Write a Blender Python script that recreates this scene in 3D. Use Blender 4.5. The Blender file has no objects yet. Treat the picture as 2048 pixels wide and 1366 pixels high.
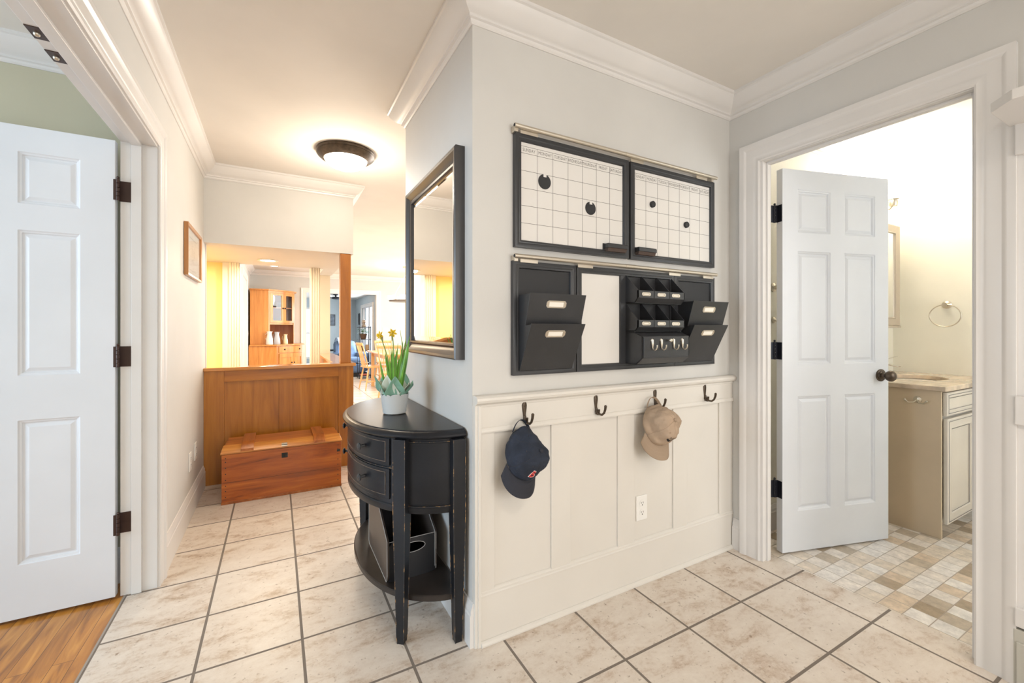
import bpy, bmesh, math, random
from mathutils import Vector, Matrix, noise
from mathutils.bvhtree import BVHTree
random.seed(7)
R = math.radians
PI = math.pi
sc = bpy.context.scene
COL = sc.collection

# ------------------------------------------------------------------ camera, world, light
cam_d = bpy.data.cameras.new('camera'); cam = bpy.data.objects.new('camera', cam_d); COL.objects.link(cam)
cam.location = (0, 0, 1.18); cam.rotation_euler = (R(90), 0, -0.5048)
cam_d.sensor_width = 36; cam_d.lens = 852.3*36/2048; cam_d.shift_y = -(683-658.75)/2048; cam_d.clip_start = .03
sc.camera = cam
sc.view_settings.view_transform = 'Standard'; sc.view_settings.look = 'None'
sc.view_settings.gamma = 1; sc.view_settings.use_curve_mapping = False
sc.view_settings.exposure = 0.12
w = bpy.data.worlds.new('world'); sc.world = w; w.use_nodes = True
bg = w.node_tree.nodes['Background']; bg.inputs[0].default_value = (.80, .90, 1, 1); bg.inputs[1].default_value = 2.2

def area(name, loc, rot, sx, sy, power, color, spread=180):
    l = bpy.data.lights.new(name, 'AREA'); l.shape = 'RECTANGLE'; l.size = sx; l.size_y = sy
    l.energy = power; l.color = color; l.spread = R(spread)
    o = bpy.data.objects.new(name, l); COL.objects.link(o); o.location = loc; o.rotation_euler = rot
    return o
def point(name, loc, power, color, rad=.05):
    l = bpy.data.lights.new(name, 'POINT'); l.energy = power; l.color = color; l.shadow_soft_size = rad
    o = bpy.data.objects.new(name, l); COL.objects.link(o); o.location = loc
    return o
DAY = (.80, .90, 1.0); WARM = (1.0, .80, .56); NEUT = (1.0, .94, .86)
# daylight through the windows of the place, then an added bathroom fill
area('daylight_study', (-3.9, .95, 1.4), (0, R(-90), 0), 1.7, 3.2, 105, (.60, .80, 1.0))
area('daylight_entry', (1.2, -2.5, 1.35), (R(90), 0, 0), 1.7, 1.8, 44, (1.0, .94, .86))
area('daylight_dining', (4.95, 7.0, 1.5), (0, R(90), 0), 1.8, 4.5, 205, (1.0, .95, .88))
area('daylight_sunroom', (1.98, 11.5, 1.1), (0, R(90), 0), 1.4, 1.4, 60, DAY)
area('fill_bath', (3.3, -.84, 1.5), (R(90), 0, 0), 1.0, 1.2, 17, (.90, .95, 1.0))  # unseen panel added to brighten the bathroom, which has no window
# ceiling lamps and added ceiling fill
area('lamp_entry', (.5, -.8, 2.38), (0, 0, 0), .6, .5, 16, (1.0, .90, .78))
area('fill_dining', (1.6, 7.6, 2.38), (0, 0, 0), 2.2, 2.6, 75, (1.0, .90, .76))  # wide soft panel added out of view to brighten the dining room
area('kitchen_lamp_fill', (-1.3, 4.5, 1.80), (0, 0, 0), .8, .6, 34, WARM)
area('kitchen_lamp_fill', (.1, 6.6, 2.38), (0, 0, 0), .6, 1.6, 30, WARM)  # extra warm panel without a fixture, added to brighten around the soffit

# ------------------------------------------------------------------ materials
MATS = {}
def nm(name):
    m = bpy.data.materials.new(name); m.use_nodes = True; MATS[name] = m
    nt = m.node_tree; return m, nt, nt.nodes['Principled BSDF']
def paint(name, col, rough=.5, metal=0, bump=0, bscale=300, spec=.5, coat=0, var=.03, vscale=3):
    m, nt, b = nm(name)
    b.inputs['Roughness'].default_value = rough; b.inputs['Metallic'].default_value = metal
    b.inputs['Specular IOR Level'].default_value = spec; b.inputs['Coat Weight'].default_value = coat
    tc = nt.nodes.new('ShaderNodeTexCoord')
    n = nt.nodes.new('ShaderNodeTexNoise'); n.inputs['Scale'].default_value = vscale; n.inputs['Detail'].default_value = 4
    nt.links.new(tc.outputs['Object'], n.inputs['Vector'])
    r = nt.nodes.new('ShaderNodeValToRGB')
    r.color_ramp.elements[0].position = .3; r.color_ramp.elements[1].position = .7
    r.color_ramp.elements[0].color = (*[c*(1-var) for c in col], 1); r.color_ramp.elements[1].color = (*[min(1, c*(1+var)) for c in col], 1)
    nt.links.new(n.outputs['Fac'], r.inputs[0]); nt.links.new(r.outputs[0], b.inputs['Base Color'])
    if bump:
        n2 = nt.nodes.new('ShaderNodeTexNoise'); n2.inputs['Scale'].default_value = bscale
        nt.links.new(tc.outputs['Object'], n2.inputs['Vector'])
        bp = nt.nodes.new('ShaderNodeBump'); bp.inputs['Strength'].default_value = bump; bp.inputs['Distance'].default_value = .002
        nt.links.new(n2.outputs['Fac'], bp.inputs['Height']); nt.links.new(bp.outputs[0], b.inputs['Normal'])
    return m
def wood(name, cols, axis='z', scale=1.0, rough=.35, stretch=14, coat=.25, dist=4):
    m, nt, b = nm(name)
    b.inputs['Roughness'].default_value = rough; b.inputs['Coat Weight'].default_value = coat; b.inputs['Coat Roughness'].default_value = .15
    tc = nt.nodes.new('ShaderNodeTexCoord'); mp = nt.nodes.new('ShaderNodeMapping')
    s = [stretch*scale]*3; s['xyz'.index(axis)] = 1.1*scale
    mp.inputs['Scale'].default_value = s
    nt.links.new(tc.outputs['Object'], mp.inputs[0])
    n = nt.nodes.new('ShaderNodeTexNoise'); n.inputs['Scale'].default_value = 1.0; n.inputs['Detail'].default_value = 7; n.inputs['Distortion'].default_value = dist*.25; n.inputs['Roughness'].default_value = .6
    nt.links.new(mp.outputs[0], n.inputs['Vector'])
    n2 = nt.nodes.new('ShaderNodeTexNoise'); n2.inputs['Scale'].default_value = 6; n2.inputs['Detail'].default_value = 3
    nt.links.new(mp.outputs[0], n2.inputs['Vector'])
    mx = nt.nodes.new('ShaderNodeMath'); mx.operation = 'MULTIPLY_ADD'; mx.inputs[1].default_value = .18
    nt.links.new(n2.outputs['Fac'], mx.inputs[0]); nt.links.new(n.outputs['Fac'], mx.inputs[2])
    r = nt.nodes.new('ShaderNodeValToRGB'); cr = r.color_ramp
    cr.elements[0].position = .35; cr.elements[0].color = (*cols[0], 1)
    cr.elements[1].position = .80; cr.elements[1].color = (*cols[-1], 1)
    for i, c in enumerate(cols[1:-1]):
        e = cr.elements.new(.35+.45*(i+1)/(len(cols)-1)); e.color = (*c, 1)
    nt.links.new(mx.outputs[0], r.inputs[0]); nt.links.new(r.outputs[0], b.inputs['Base Color'])
    return m
def emis(name, col, strength):
    m, nt, b = nm(name)
    b.inputs['Base Color'].default_value = (*col, 1); b.inputs['Emission Color'].default_value = (*col, 1); b.inputs['Emission Strength'].default_value = strength
    b.inputs['Roughness'].default_value = .3
    return m
def glass(name, col=(1, 1, 1), rough=0.0):
    m, nt, b = nm(name)
    out = [n for n in nt.nodes if n.type == 'OUTPUT_MATERIAL'][0]
    tr = nt.nodes.new('ShaderNodeBsdfTransparent'); tr.inputs[0].default_value = (*[c*.96 for c in col], 1)
    gl = nt.nodes.new('ShaderNodeBsdfGlossy'); gl.inputs['Roughness'].default_value = .02+rough
    lw = nt.nodes.new('ShaderNodeLayerWeight'); pw = nt.nodes.new('ShaderNodeMath'); pw.operation = 'POWER'; pw.inputs[1].default_value = 4
    nt.links.new(lw.outputs['Facing'], pw.inputs[0]); fr = nt.nodes.new('ShaderNodeMath'); fr.operation = 'MULTIPLY_ADD'; fr.inputs[1].default_value = .5; fr.inputs[2].default_value = .04
    nt.links.new(pw.outputs[0], fr.inputs[0])
    mx = nt.nodes.new('ShaderNodeMixShader')
    nt.links.new(fr.outputs[0], mx.inputs[0]); nt.links.new(tr.outputs[0], mx.inputs[1]); nt.links.new(gl.outputs[0], mx.inputs[2])
    nt.links.new(mx.outputs[0], out.inputs[0])
    return m

M_wall = paint('wall_paint', (.61, .595, .565), .55, bump=.08, bscale=260)
M_ceil = paint('ceiling_paint', (.78, .74, .685), .8, bump=.05)
M_trim = paint('trim_paint', (.72, .695, .67), .32, spec=.5)
M_wains = paint('wainscot_paint', (.70, .665, .61), .35)
M_door = paint('door_paint', (.71, .73, .765), .38, bump=.05, bscale=90)
M_sage = paint('sage_paint', (.52, .48, .35), .6)
M_yellow = paint('yellow_paint', (.86, .68, .32), .6)
M_cream = paint('cream_paint', (.86, .80, .68), .5)
M_bath = paint('bath_wall_paint', (.86, .83, .72), .5)
M_blue = paint('blue_wall_paint', (.42, .48, .51), .6)
M_dwall = paint('dining_wall_paint', (.56, .56, .54), .6)
M_black = paint('black_satin', (.030, .031, .034), .36, spec=.5, var=.15, vscale=8)
M_blackin = paint('black_matte', (.016, .016, .018), .55, var=.1)
M_console = paint('console_black', (.012, .013, .016), .30, spec=.3, var=.25, vscale=6, bump=.05, bscale=60)
M_shelf = paint('shelf_dark_brown', (.028, .022, .019), .34, spec=.35, var=.35, vscale=10)
M_frame = paint('mirror_frame_black', (.035, .030, .028), .28, spec=.7, var=.2)
M_board = paint('whiteboard', (.74, .715, .68), .07, spec=.6, var=.0)
M_line = paint('ink', (.09, .08, .07), .6)
M_rod = paint('brushed_nickel', (.62, .56, .47), .38, metal=.85)
M_nick = paint('satin_nickel', (.66, .60, .50), .3, metal=1)
M_chrome = paint('chrome', (.85, .85, .85), .08, metal=1, var=0)
M_card = paint('label_card', (.86, .82, .74), .7)
M_bronze = paint('oil_bronze', (.095, .070, .050), .35, metal=.7, var=.3, vscale=40)
M_hinge = paint('hinge_bronze', (.055, .030, .024), .42, metal=.4)
M_hingeb = paint('hinge_black', (.012, .014, .022), .35, metal=.3)
M_magnet = paint('magnet_black', (.02, .02, .022), .6)
M_plate = paint('white_plastic', (.82, .80, .76), .3)
M_slot = paint('dark_slot', (.02, .02, .02), .7)
M_pine = wood('cherry_panel', [(.26, .082, .006), (.40, .142, .011), (.50, .20, .022)], 'z', 1.0, .33)
M_pineh = wood('cherry_rail', [(.27, .082, .006), (.40, .138, .011), (.48, .19, .022)], 'x', 1.0, .33)
M_cap = wood('cherry_cap', [(.44, .17, .03), (.56, .23, .05), (.62, .28, .07)], 'x', 1.0, .12, coat=.6)
M_post = wood('cherry_post', [(.27, .082, .006), (.40, .135, .012), (.46, .165, .02)], 'z', 1.0, .25)
M_chest = wood('old_pine', [(.13, .028, .004), (.35, .078, .007), (.45, .115, .011), (.56, .18, .025)], 'x', 1.0, .30, stretch=11, dist=6)
M_lid = wood('old_pine_lid', [(.32, .10, .015), (.55, .22, .045), (.70, .36, .10)], 'x', 1.2, .35, stretch=12, dist=6)
M_batten2 = wood('old_pine_rear', [(.18, .045, .007), (.42, .125, .018), (.52, .18, .03)], 'x', 1.2, .33)
M_batten = wood('old_pine_batten', [(.16, .038, .006), (.34, .095, .014), (.45, .15, .03)], 'y', 1.2, .35)
M_hutch = wood('hutch_cherry', [(.42, .15, .025), (.56, .22, .045), (.66, .30, .08)], 'z', .9, .35)
M_chair = wood('light_oak', [(.62, .33, .12), (.74, .43, .18), (.80, .50, .24)], 'z', 1.5, .3)
M_picw = wood('picture_wood', [(.40, .16, .04), (.52, .24, .07)], 'z', 2, .3)
M_mir = paint('mirror_glass', (.93, .93, .92), .0, metal=1, var=0)
M_glass = glass('clear_glass')
M_gl2 = glass('cabinet_glass', (.92, .95, 1))
M_lampg = emis('lamp_glass', (1.0, .88, .72), 9)
M_recess = emis('recessed_lens', (1.0, .86, .62), 14)
M_bathg = emis('bath_lamp_glass', (1.0, .93, .80), 12)
M_chg = emis('chandelier_glass', (1.0, .90, .72), 8)
M_paper = paint('mat_paper', (.84, .80, .74), .8)
M_pot = paint('pot_grey', (.52, .52, .50), .55)
M_tissue = paint('green_tissue', (.22, .40, .29), .7, var=.25, vscale=14)
M_tissue2 = paint('pale_tissue', (.58, .62, .52), .7, var=.1)
M_leaf = paint('daffodil_leaf', (.12, .30, .025), .42, var=.35, vscale=20)
M_stem = paint('flower_stem', (.20, .30, .06), .5)
M_petal = paint('yellow_petal', (.85, .62, .03), .5)
M_sheath = paint('dry_sheath', (.36, .26, .13), .7)
M_leather = paint('brown_black_leather', (.075, .056, .046), .42, bump=.15, bscale=400, var=.2)
M_leatherb = paint('black_leather', (.014, .014, .016), .40, bump=.1, bscale=400)
M_pipe = paint('grey_piping', (.42, .40, .38), .5)
M_navy = paint('navy_cotton', (.016, .022, .038), .85, bump=.5, bscale=160, var=.35, vscale=18)
M_navy2 = paint('navy_brim', (.022, .023, .032), .8, bump=.3, bscale=300)
M_khaki = paint('khaki_cotton', (.42, .31, .22), .85, bump=.4, bscale=160, var=.10, vscale=18)
M_khaki2 = paint('khaki_brim', (.36, .265, .185), .85, bump=.3, bscale=300, var=.06)
M_red = paint('red_thread', (.70, .035, .03), .7)
M_white = paint('white_thread', (.85, .83, .8), .7)
M_blk = paint('black_thread', (.012, .012, .014), .8)
M_leatherloop = paint('leather_brown', (.35, .17, .09), .5)
M_van = paint('vanity_side', (.64, .51, .35), .45, var=.06)
M_vanf = paint('vanity_front_glazed', (.76, .70, .61), .42, var=.06)
M_glaze = paint('vanity_glaze', (.10, .09, .10), .6)
M_stone = paint('marble_top', (.62, .50, .37), .15, var=.28, vscale=14)
M_basin = paint('basin_porcelain', (.85, .84, .80), .15)
M_blueup = paint('blue_upholstery', (.10, .15, .24), .85, var=.3, vscale=8)
M_iron = paint('black_iron', (.015, .018, .025), .5)
M_greenl = paint('house_leaf', (.07, .20, .05), .5, var=.3)
M_basket = paint('brown_basket', (.10, .06, .04), .8, var=.3, vscale=30)
M_jugw = paint('white_glaze', (.80, .77, .70), .3)
M_jugb = paint('blue_grey_glaze', (.42, .44, .48), .35)
M_jugy = paint('cream_glaze', (.78, .64, .40), .35)
M_pict = paint('dark_print', (.10, .13, .17), .4, var=.6, vscale=12)
M_books = paint('red_cover', (.55, .13, .08), .6)
M_seat = paint('seat_cushion', (.68, .52, .38), .8)

# worn edge : tan wood showing through chipped black paint
def worn():
    m, nt, b = nm('worn_edge'); b.inputs['Roughness'].default_value = .45
    tc = nt.nodes.new('ShaderNodeTexCoord')
    n = nt.nodes.new('ShaderNodeTexNoise'); n.inputs['Scale'].default_value = 45; n.inputs['Detail'].default_value = 5; n.inputs['Roughness'].default_value = .7
    n.noise_dimensions = '3D'
    nt.links.new(tc.outputs['Object'], n.inputs['Vector'])
    r = nt.nodes.new('ShaderNodeValToRGB'); r.color_ramp.elements[0].position = .53; r.color_ramp.elements[1].position = .60
    r.color_ramp.elements[0].color = (.025, .025, .028, 1); r.color_ramp.elements[1].color = (.42, .24, .10, 1)
    nt.links.new(n.outputs['Fac'], r.inputs[0]); nt.links.new(r.outputs[0], b.inputs['Base Color'])
    return m
M_worn = worn()
M_bead = paint('bead_rubbed', (.12, .085, .06), .4, var=.7, vscale=30)

def tile_mat():
    m, nt, b = nm('travertine_tile'); L = nt.links
    tc = nt.nodes.new('ShaderNodeTexCoord'); mp = nt.nodes.new('ShaderNodeMapping')
    mp.inputs['Location'].default_value = (.2487+.335*20, -1.807+.3355*20, 0)
    L.new(tc.outputs['Object'], mp.inputs[0])
    br = nt.nodes.new('ShaderNodeTexBrick'); br.offset = 0; br.squash = 1
    br.inputs['Scale'].default_value = 1; br.inputs['Brick Width'].default_value = .335; br.inputs['Row Height'].default_value = .3355
    br.inputs['Mortar Size'].default_value = .0052; br.inputs['Mortar Smooth'].default_value = .15
    br.inputs['Color1'].default_value = (.0, .0, .0, 1); br.inputs['Color2'].default_value = (1, 1, 1, 1); br.inputs['Mortar'].default_value = (.5, .5, .5, 1)
    L.new(mp.outputs[0], br.inputs['Vector'])
    # per-tile shift of the stone pattern
    sh = nt.nodes.new('ShaderNodeVectorMath'); sh.operation = 'MULTIPLY_ADD'; sh.inputs[1].default_value = (7, 5, 3)
    L.new(br.outputs['Color'], sh.inputs[0]); L.new(tc.outputs['Object'], sh.inputs[2])
    st = nt.nodes.new('ShaderNodeMapping'); st.inputs['Scale'].default_value = (4.5, 9.0, 1); st.inputs['Rotation'].default_value = (0, 0, R(28))
    L.new(sh.outputs[0], st.inputs[0])
    n1 = nt.nodes.new('ShaderNodeTexNoise'); n1.inputs['Scale'].default_value = 1.2; n1.inputs['Detail'].default_value = 9; n1.inputs['Roughness'].default_value = .74; n1.inputs['Distortion'].default_value = .35
    L.new(st.outputs[0], n1.inputs['Vector'])
    r = nt.nodes.new('ShaderNodeValToRGB'); cr = r.color_ramp
    cr.elements[0].position = .30; cr.elements[0].color = (.40, .29, .20, 1)
    cr.elements[1].position = .66; cr.elements[1].color = (.74, .665, .58, 1)
    e = cr.elements.new(.39); e.color = (.56, .45, .355, 1)
    e = cr.elements.new(.48); e.color = (.67, .585, .50, 1)
    L.new(n1.outputs['Fac'], r.inputs[0])
    # fine grain of the stone face
    n3 = nt.nodes.new('ShaderNodeTexNoise'); n3.inputs['Scale'].default_value = 34; n3.inputs['Detail'].default_value = 8; n3.inputs['Roughness'].default_value = .8
    L.new(sh.outputs[0], n3.inputs['Vector'])
    ga = nt.nodes.new('ShaderNodeMath'); ga.operation = 'MULTIPLY_ADD'; ga.inputs[1].default_value = .42
    gs = nt.nodes.new('ShaderNodeMath'); gs.operation = 'SUBTRACT'; gs.inputs[1].default_value = .21
    L.new(n3.outputs['Fac'], ga.inputs[0]); L.new(n1.outputs['Fac'], gs.inputs[0]); L.new(gs.outputs[0], ga.inputs[2]); L.new(ga.outputs[0], r.inputs[0])
    # small dark pits
    n2 = nt.nodes.new('ShaderNodeTexNoise'); n2.inputs['Scale'].default_value = 60; n2.inputs['Detail'].default_value = 3
    L.new(sh.outputs[0], n2.inputs['Vector'])
    r2 = nt.nodes.new('ShaderNodeValToRGB'); r2.color_ramp.elements[0].position = .24; r2.color_ramp.elements[0].color = (.45, .38, .32, 1)
    r2.color_ramp.elements[1].position = .36; r2.color_ramp.elements[1].color = (1, 1, 1, 1)
    L.new(n2.outputs['Fac'], r2.inputs[0])
    mu = nt.nodes.new('ShaderNodeMix'); mu.data_type = 'RGBA'; mu.blend_type = 'MULTIPLY'; mu.inputs['Factor'].default_value = .9
    L.new(r.outputs[0], mu.inputs['A']); L.new(r2.outputs[0], mu.inputs['B'])
    gm = nt.nodes.new('ShaderNodeMix'); gm.data_type = 'RGBA'; gm.inputs['B'].default_value = (.20, .165, .135, 1)
    L.new(br.outputs['Fac'], gm.inputs['Factor']); L.new(mu.outputs['Result'], gm.inputs['A'])
    L.new(gm.outputs['Result'], b.inputs['Base Color'])
    rr = nt.nodes.new('ShaderNodeMapRange'); rr.inputs['To Min'].default_value = .36; rr.inputs['To Max'].default_value = .8
    L.new(br.outputs['Fac'], rr.inputs['Value']); L.new(rr.outputs[0], b.inputs['Roughness'])
    hs = nt.nodes.new('ShaderNodeMath'); hs.operation = 'MULTIPLY_ADD'; hs.inputs[1].default_value = -1.0
    h2 = nt.nodes.new('ShaderNodeMath'); h2.operation = 'MULTIPLY'; h2.inputs[1].default_value = .35
    L.new(n1.outputs['Fac'], h2.inputs[0]); L.new(br.outputs['Fac'], hs.inputs[0]); L.new(h2.outputs[0], hs.inputs[2])
    bp = nt.nodes.new('ShaderNodeBump'); bp.inputs['Strength'].default_value = .45; bp.inputs['Distance'].default_value = .004
    L.new(hs.outputs[0], bp.inputs['Height']); L.new(bp.outputs[0], b.inputs['Normal'])
    return m
M_tile = tile_mat()
def mosaic_mat():
    m, nt, b = nm('mosaic_tile'); L = nt.links
    tc = nt.nodes.new('ShaderNodeTexCoord')
    mp = nt.nodes.new('ShaderNodeMapping'); mp.inputs['Location'].default_value = (-2.271+.0885*30, -.598+.0832*30, 0)
    L.new(tc.outputs['Object'], mp.inputs[0])
    br = nt.nodes.new('ShaderNodeTexBrick'); br.offset = 0; br.squash = 1
    br.inputs['Scale'].default_value = 1; br.inputs['Brick Width'].default_value = .0885; br.inputs['Row Height'].default_value = .0832
    br.inputs['Mortar Size'].default_value = .0018; br.inputs['Mortar Smooth'].default_value = .1
    br.inputs['Color1'].default_value = (0, 0, 0, 1); br.inputs['Color2'].default_value = (1, 1, 1, 1)
    L.new(mp.outputs[0], br.inputs['Vector'])
    r = nt.nodes.new('ShaderNodeValToRGB'); cr = r.color_ramp; cr.interpolation = 'CONSTANT'
    cr.elements[0].position = 0; cr.elements[0].color = (.46, .36, .25, 1)
    cr.elements[1].position = .09; cr.elements[1].color = (.78, .68, .56, 1)
    for p, c in ((.25, (.86, .79, .71)), (.52, (.74, .60, .45)), (.62, (.88, .83, .77)), (.82, (.80, .70, .58)), (.95, (.56, .47, .36))):
        e = cr.elements.new(p); e.color = (*c, 1)
    L.new(br.outputs['Color'], r.inputs[0])
    n1 = nt.nodes.new('ShaderNodeTexNoise'); n1.inputs['Scale'].default_value = 22; n1.inputs['Detail'].default_value = 10; n1.inputs['Roughness'].default_value = .75
    L.new(tc.outputs['Object'], n1.inputs['Vector'])
    r3 = nt.nodes.new('ShaderNodeMapRange'); r3.inputs['From Min'].default_value = .3; r3.inputs['From Max'].default_value = .7; r3.inputs['To Min'].default_value = .66; r3.inputs['To Max'].default_value = 1.15
    L.new(n1.outputs['Fac'], r3.inputs['Value'])
    mu = nt.nodes.new('ShaderNodeVectorMath'); mu.operation = 'SCALE'
    L.new(r.outputs[0], mu.inputs[0]); L.new(r3.outputs[0], mu.inputs['Scale'])
    gm = nt.nodes.new('ShaderNodeMix'); gm.data_type = 'RGBA'; gm.inputs['B'].default_value = (.42, .35, .28, 1)
    L.new(br.outputs['Fac'], gm.inputs['Factor']); L.new(mu.outputs[0], gm.inputs['A'])
    L.new(gm.outputs['Result'], b.inputs['Base Color']); b.inputs['Roughness'].default_value = .3
    inv = nt.nodes.new('ShaderNodeMath'); inv.operation = 'SUBTRACT'; inv.inputs[0].default_value = 1
    L.new(br.outputs['Fac'], inv.inputs[1])
    bp = nt.nodes.new('ShaderNodeBump'); bp.inputs['Strength'].default_value = .5; bp.inputs['Distance'].default_value = .002
    L.new(inv.outputs[0], bp.inputs['Height']); L.new(bp.outputs[0], b.inputs['Normal'])
    return m
M_mosaic = mosaic_mat()
def plank_mat():
    m, nt, b = nm('oak_planks'); L = nt.links
    tc = nt.nodes.new('ShaderNodeTexCoord'); mp = nt.nodes.new('ShaderNodeMapping'); mp.inputs['Rotation'].default_value = (0, 0, R(90))
    L.new(tc.outputs['Object'], mp.inputs[0])
    br = nt.nodes.new('ShaderNodeTexBrick'); br.offset = .37; br.offset_frequency = 2
    br.inputs['Scale'].default_value = 1; br.inputs['Brick Width'].default_value = .62; br.inputs['Row Height'].default_value = .0575
    br.inputs['Mortar Size'].default_value = .0009; br.inputs['Color1'].default_value = (0, 0, 0, 1); br.inputs['Color2'].default_value = (1, 1, 1, 1)
    L.new(mp.outputs[0], br.inputs['Vector'])
    sh = nt.nodes.new('ShaderNodeVectorMath'); sh.operation = 'MULTIPLY_ADD'; sh.inputs[1].default_value = (3, 9, 5)
    L.new(br.outputs['Color'], sh.inputs[0]); L.new(tc.outputs['Object'], sh.inputs[2])
    st = nt.nodes.new('ShaderNodeMapping'); st.inputs['Scale'].default_value = (26, 2.2, 1)
    L.new(sh.outputs[0], st.inputs[0])
    n = nt.nodes.new('ShaderNodeTexNoise'); n.inputs['Scale'].default_value = 1; n.inputs['Detail'].default_value = 7; n.inputs['Distortion'].default_value = 1.3
    L.new(st.outputs[0], n.inputs['Vector'])
    r = nt.nodes.new('ShaderNodeValToRGB'); cr = r.color_ramp
    cr.elements[0].position = .32; cr.elements[0].color = (.26, .095, .018, 1)
    cr.elements[1].position = .7; cr.elements[1].color = (.62, .28, .055, 1)
    e = cr.elements.new(.5); e.color = (.48, .19, .03, 1)
    L.new(n.outputs['Fac'], r.inputs[0])
    gm = nt.nodes.new('ShaderNodeMix'); gm.data_type = 'RGBA'; gm.inputs['B'].default_value = (.10, .04, .01, 1)
    L.new(br.outputs['Fac'], gm.inputs['Factor']); L.new(r.outputs[0], gm.inputs['A'])
    L.new(gm.outputs['Result'], b.inputs['Base Color']); b.inputs['Roughness'].default_value = .28; b.inputs['Coat Weight'].default_value = .3
    return m
M_plank = plank_mat()

# ------------------------------------------------------------------ mesh helpers
class MB:
    def __init__(s): s.v = []; s.f = []
    def add(s, vs, fs):
        o = len(s.v); s.v += [tuple(p) for p in vs]; s.f += [tuple(i+o for i in f) for f in fs]; return s
    def box(s, x0, y0, z0, x1, y1, z1):
        vs = [(x0, y0, z0), (x1, y0, z0), (x1, y1, z0), (x0, y1, z0), (x0, y0, z1), (x1, y0, z1), (x1, y1, z1), (x0, y1, z1)]
        return s.add(vs, [(0, 3, 2, 1), (4, 5, 6, 7), (0, 1, 5, 4), (1, 2, 6, 5), (2, 3, 7, 6), (3, 0, 4, 7)])
    def xbox(s, size, mat):
        hx, hy, hz = [d/2 for d in size]
        vs = [mat @ Vector(p) for p in ((-hx, -hy, -hz), (hx, -hy, -hz), (hx, hy, -hz), (-hx, hy, -hz), (-hx, -hy, hz), (hx, -hy, hz), (hx, hy, hz), (-hx, hy, hz))]
        return s.add(vs, [(0, 3, 2, 1), (4, 5, 6, 7), (0, 1, 5, 4), (1, 2, 6, 5), (2, 3, 7, 6), (3, 0, 4, 7)])
    def hexa(s, bot, top):
        return s.add(list(bot)+list(top), [(0, 3, 2, 1), (4, 5, 6, 7), (0, 1, 5, 4), (1, 2, 6, 5), (2, 3, 7, 6), (3, 0, 4, 7)])
    def prism(s, pts, ax, lo, hi):
        def P(p, t): return (p[0], p[1], t) if ax == 'z' else ((p[0], t, p[1]) if ax == 'y' else (t, p[0], p[1]))
        n = len(pts)
        return s.add([P(p, lo) for p in pts]+[P(p, hi) for p in pts], [tuple(range(n)), tuple(range(2*n-1, n-1, -1))]+[(i, i+n, (i+1) % n+n, (i+1) % n) for i in range(n)])
    def cyl(s, p0, p1, r0, r1=None, n=16):
        r1 = r0 if r1 is None else r1
        return s.tube([p0, p1], [r0, r1], n)
    def tube(s, path, r, n=10, closed=False, flat=1.0, up=None):
        P = [Vector(p) for p in path]; m = len(P); rs = r if isinstance(r, (list, tuple)) else [r]*m
        t0 = (P[1]-P[0]).normalized(); a = Vector(up) if up else (Vector((0, 0, 1)) if abs(t0.z) < .9 else Vector((1, 0, 0)))
        vs = []; u = None
        for i in range(m):
            if closed: t = (P[(i+1) % m]-P[i-1]).normalized()
            else: t = (P[min(i+1, m-1)]-P[max(i-1, 0)]).normalized()
            if u is None: u = (a-t*a.dot(t)).normalized()
            else:
                u = u-t*u.dot(t); u = u.normalized() if u.length > 1e-6 else (a-t*a.dot(t)).normalized()
            w_ = t.cross(u)
            for k in range(n):
                q = 2*PI*k/n; vs.append(P[i]+u*math.cos(q)*rs[i]*flat+w_*math.sin(q)*rs[i])
        fs = []
        for i in range(m if closed else m-1):
            j = (i+1) % m
            for k in range(n): fs.append((i*n+k, i*n+(k+1) % n, j*n+(k+1) % n, j*n+k))
        if not closed: fs += [tuple(range(n-1, -1, -1)), tuple((m-1)*n+k for k in range(n))]
        return s.add(vs, fs)
    def lathe(s, prof, c=(0, 0, 0), n=32, ax=(0, 0, 1), cap=True):
        ax = Vector(ax).normalized(); a = Vector((1, 0, 0)) if abs(ax.x) < .9 else Vector((0, 1, 0))
        u = (a-ax*a.dot(ax)).normalized(); w_ = ax.cross(u); c = Vector(c); vs = []; m = len(prof)
        for r, z in prof:
            for k in range(n):
                q = 2*PI*k/n; vs.append(c+ax*z+(u*math.cos(q)+w_*math.sin(q))*r)
        fs = [(i*n+k, i*n+(k+1) % n, (i+1)*n+(k+1) % n, (i+1)*n+k) for i in range(m-1) for k in range(n)]
        if cap: fs += [tuple(range(n-1, -1, -1)), tuple((m-1)*n+k for k in range(n))]
        return s.add(vs, fs)
    def ball(s, c, r, nu=12, nv=8):
        r = r if isinstance(r, (tuple, list)) else (r, r, r)
        vs = [(c[0]+r[0]*math.sin(PI*j/nv)*math.cos(2*PI*i/nu), c[1]+r[1]*math.sin(PI*j/nv)*math.sin(2*PI*i/nu), c[2]+r[2]*math.cos(PI*j/nv)) for j in range(nv+1) for i in range(nu)]
        return s.add(vs, [(j*nu+i, j*nu+(i+1) % nu, (j+1)*nu+(i+1) % nu, (j+1)*nu+i) for j in range(nv) for i in range(nu)])
    def surf(s, fn, nu, nv):
        vs = [fn(i/nu, j/nv) for j in range(nv+1) for i in range(nu+1)]
        return s.add(vs, [(j*(nu+1)+i, j*(nu+1)+i+1, (j+1)*(nu+1)+i+1, (j+1)*(nu+1)+i) for j in range(nv) for i in range(nu)])
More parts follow.
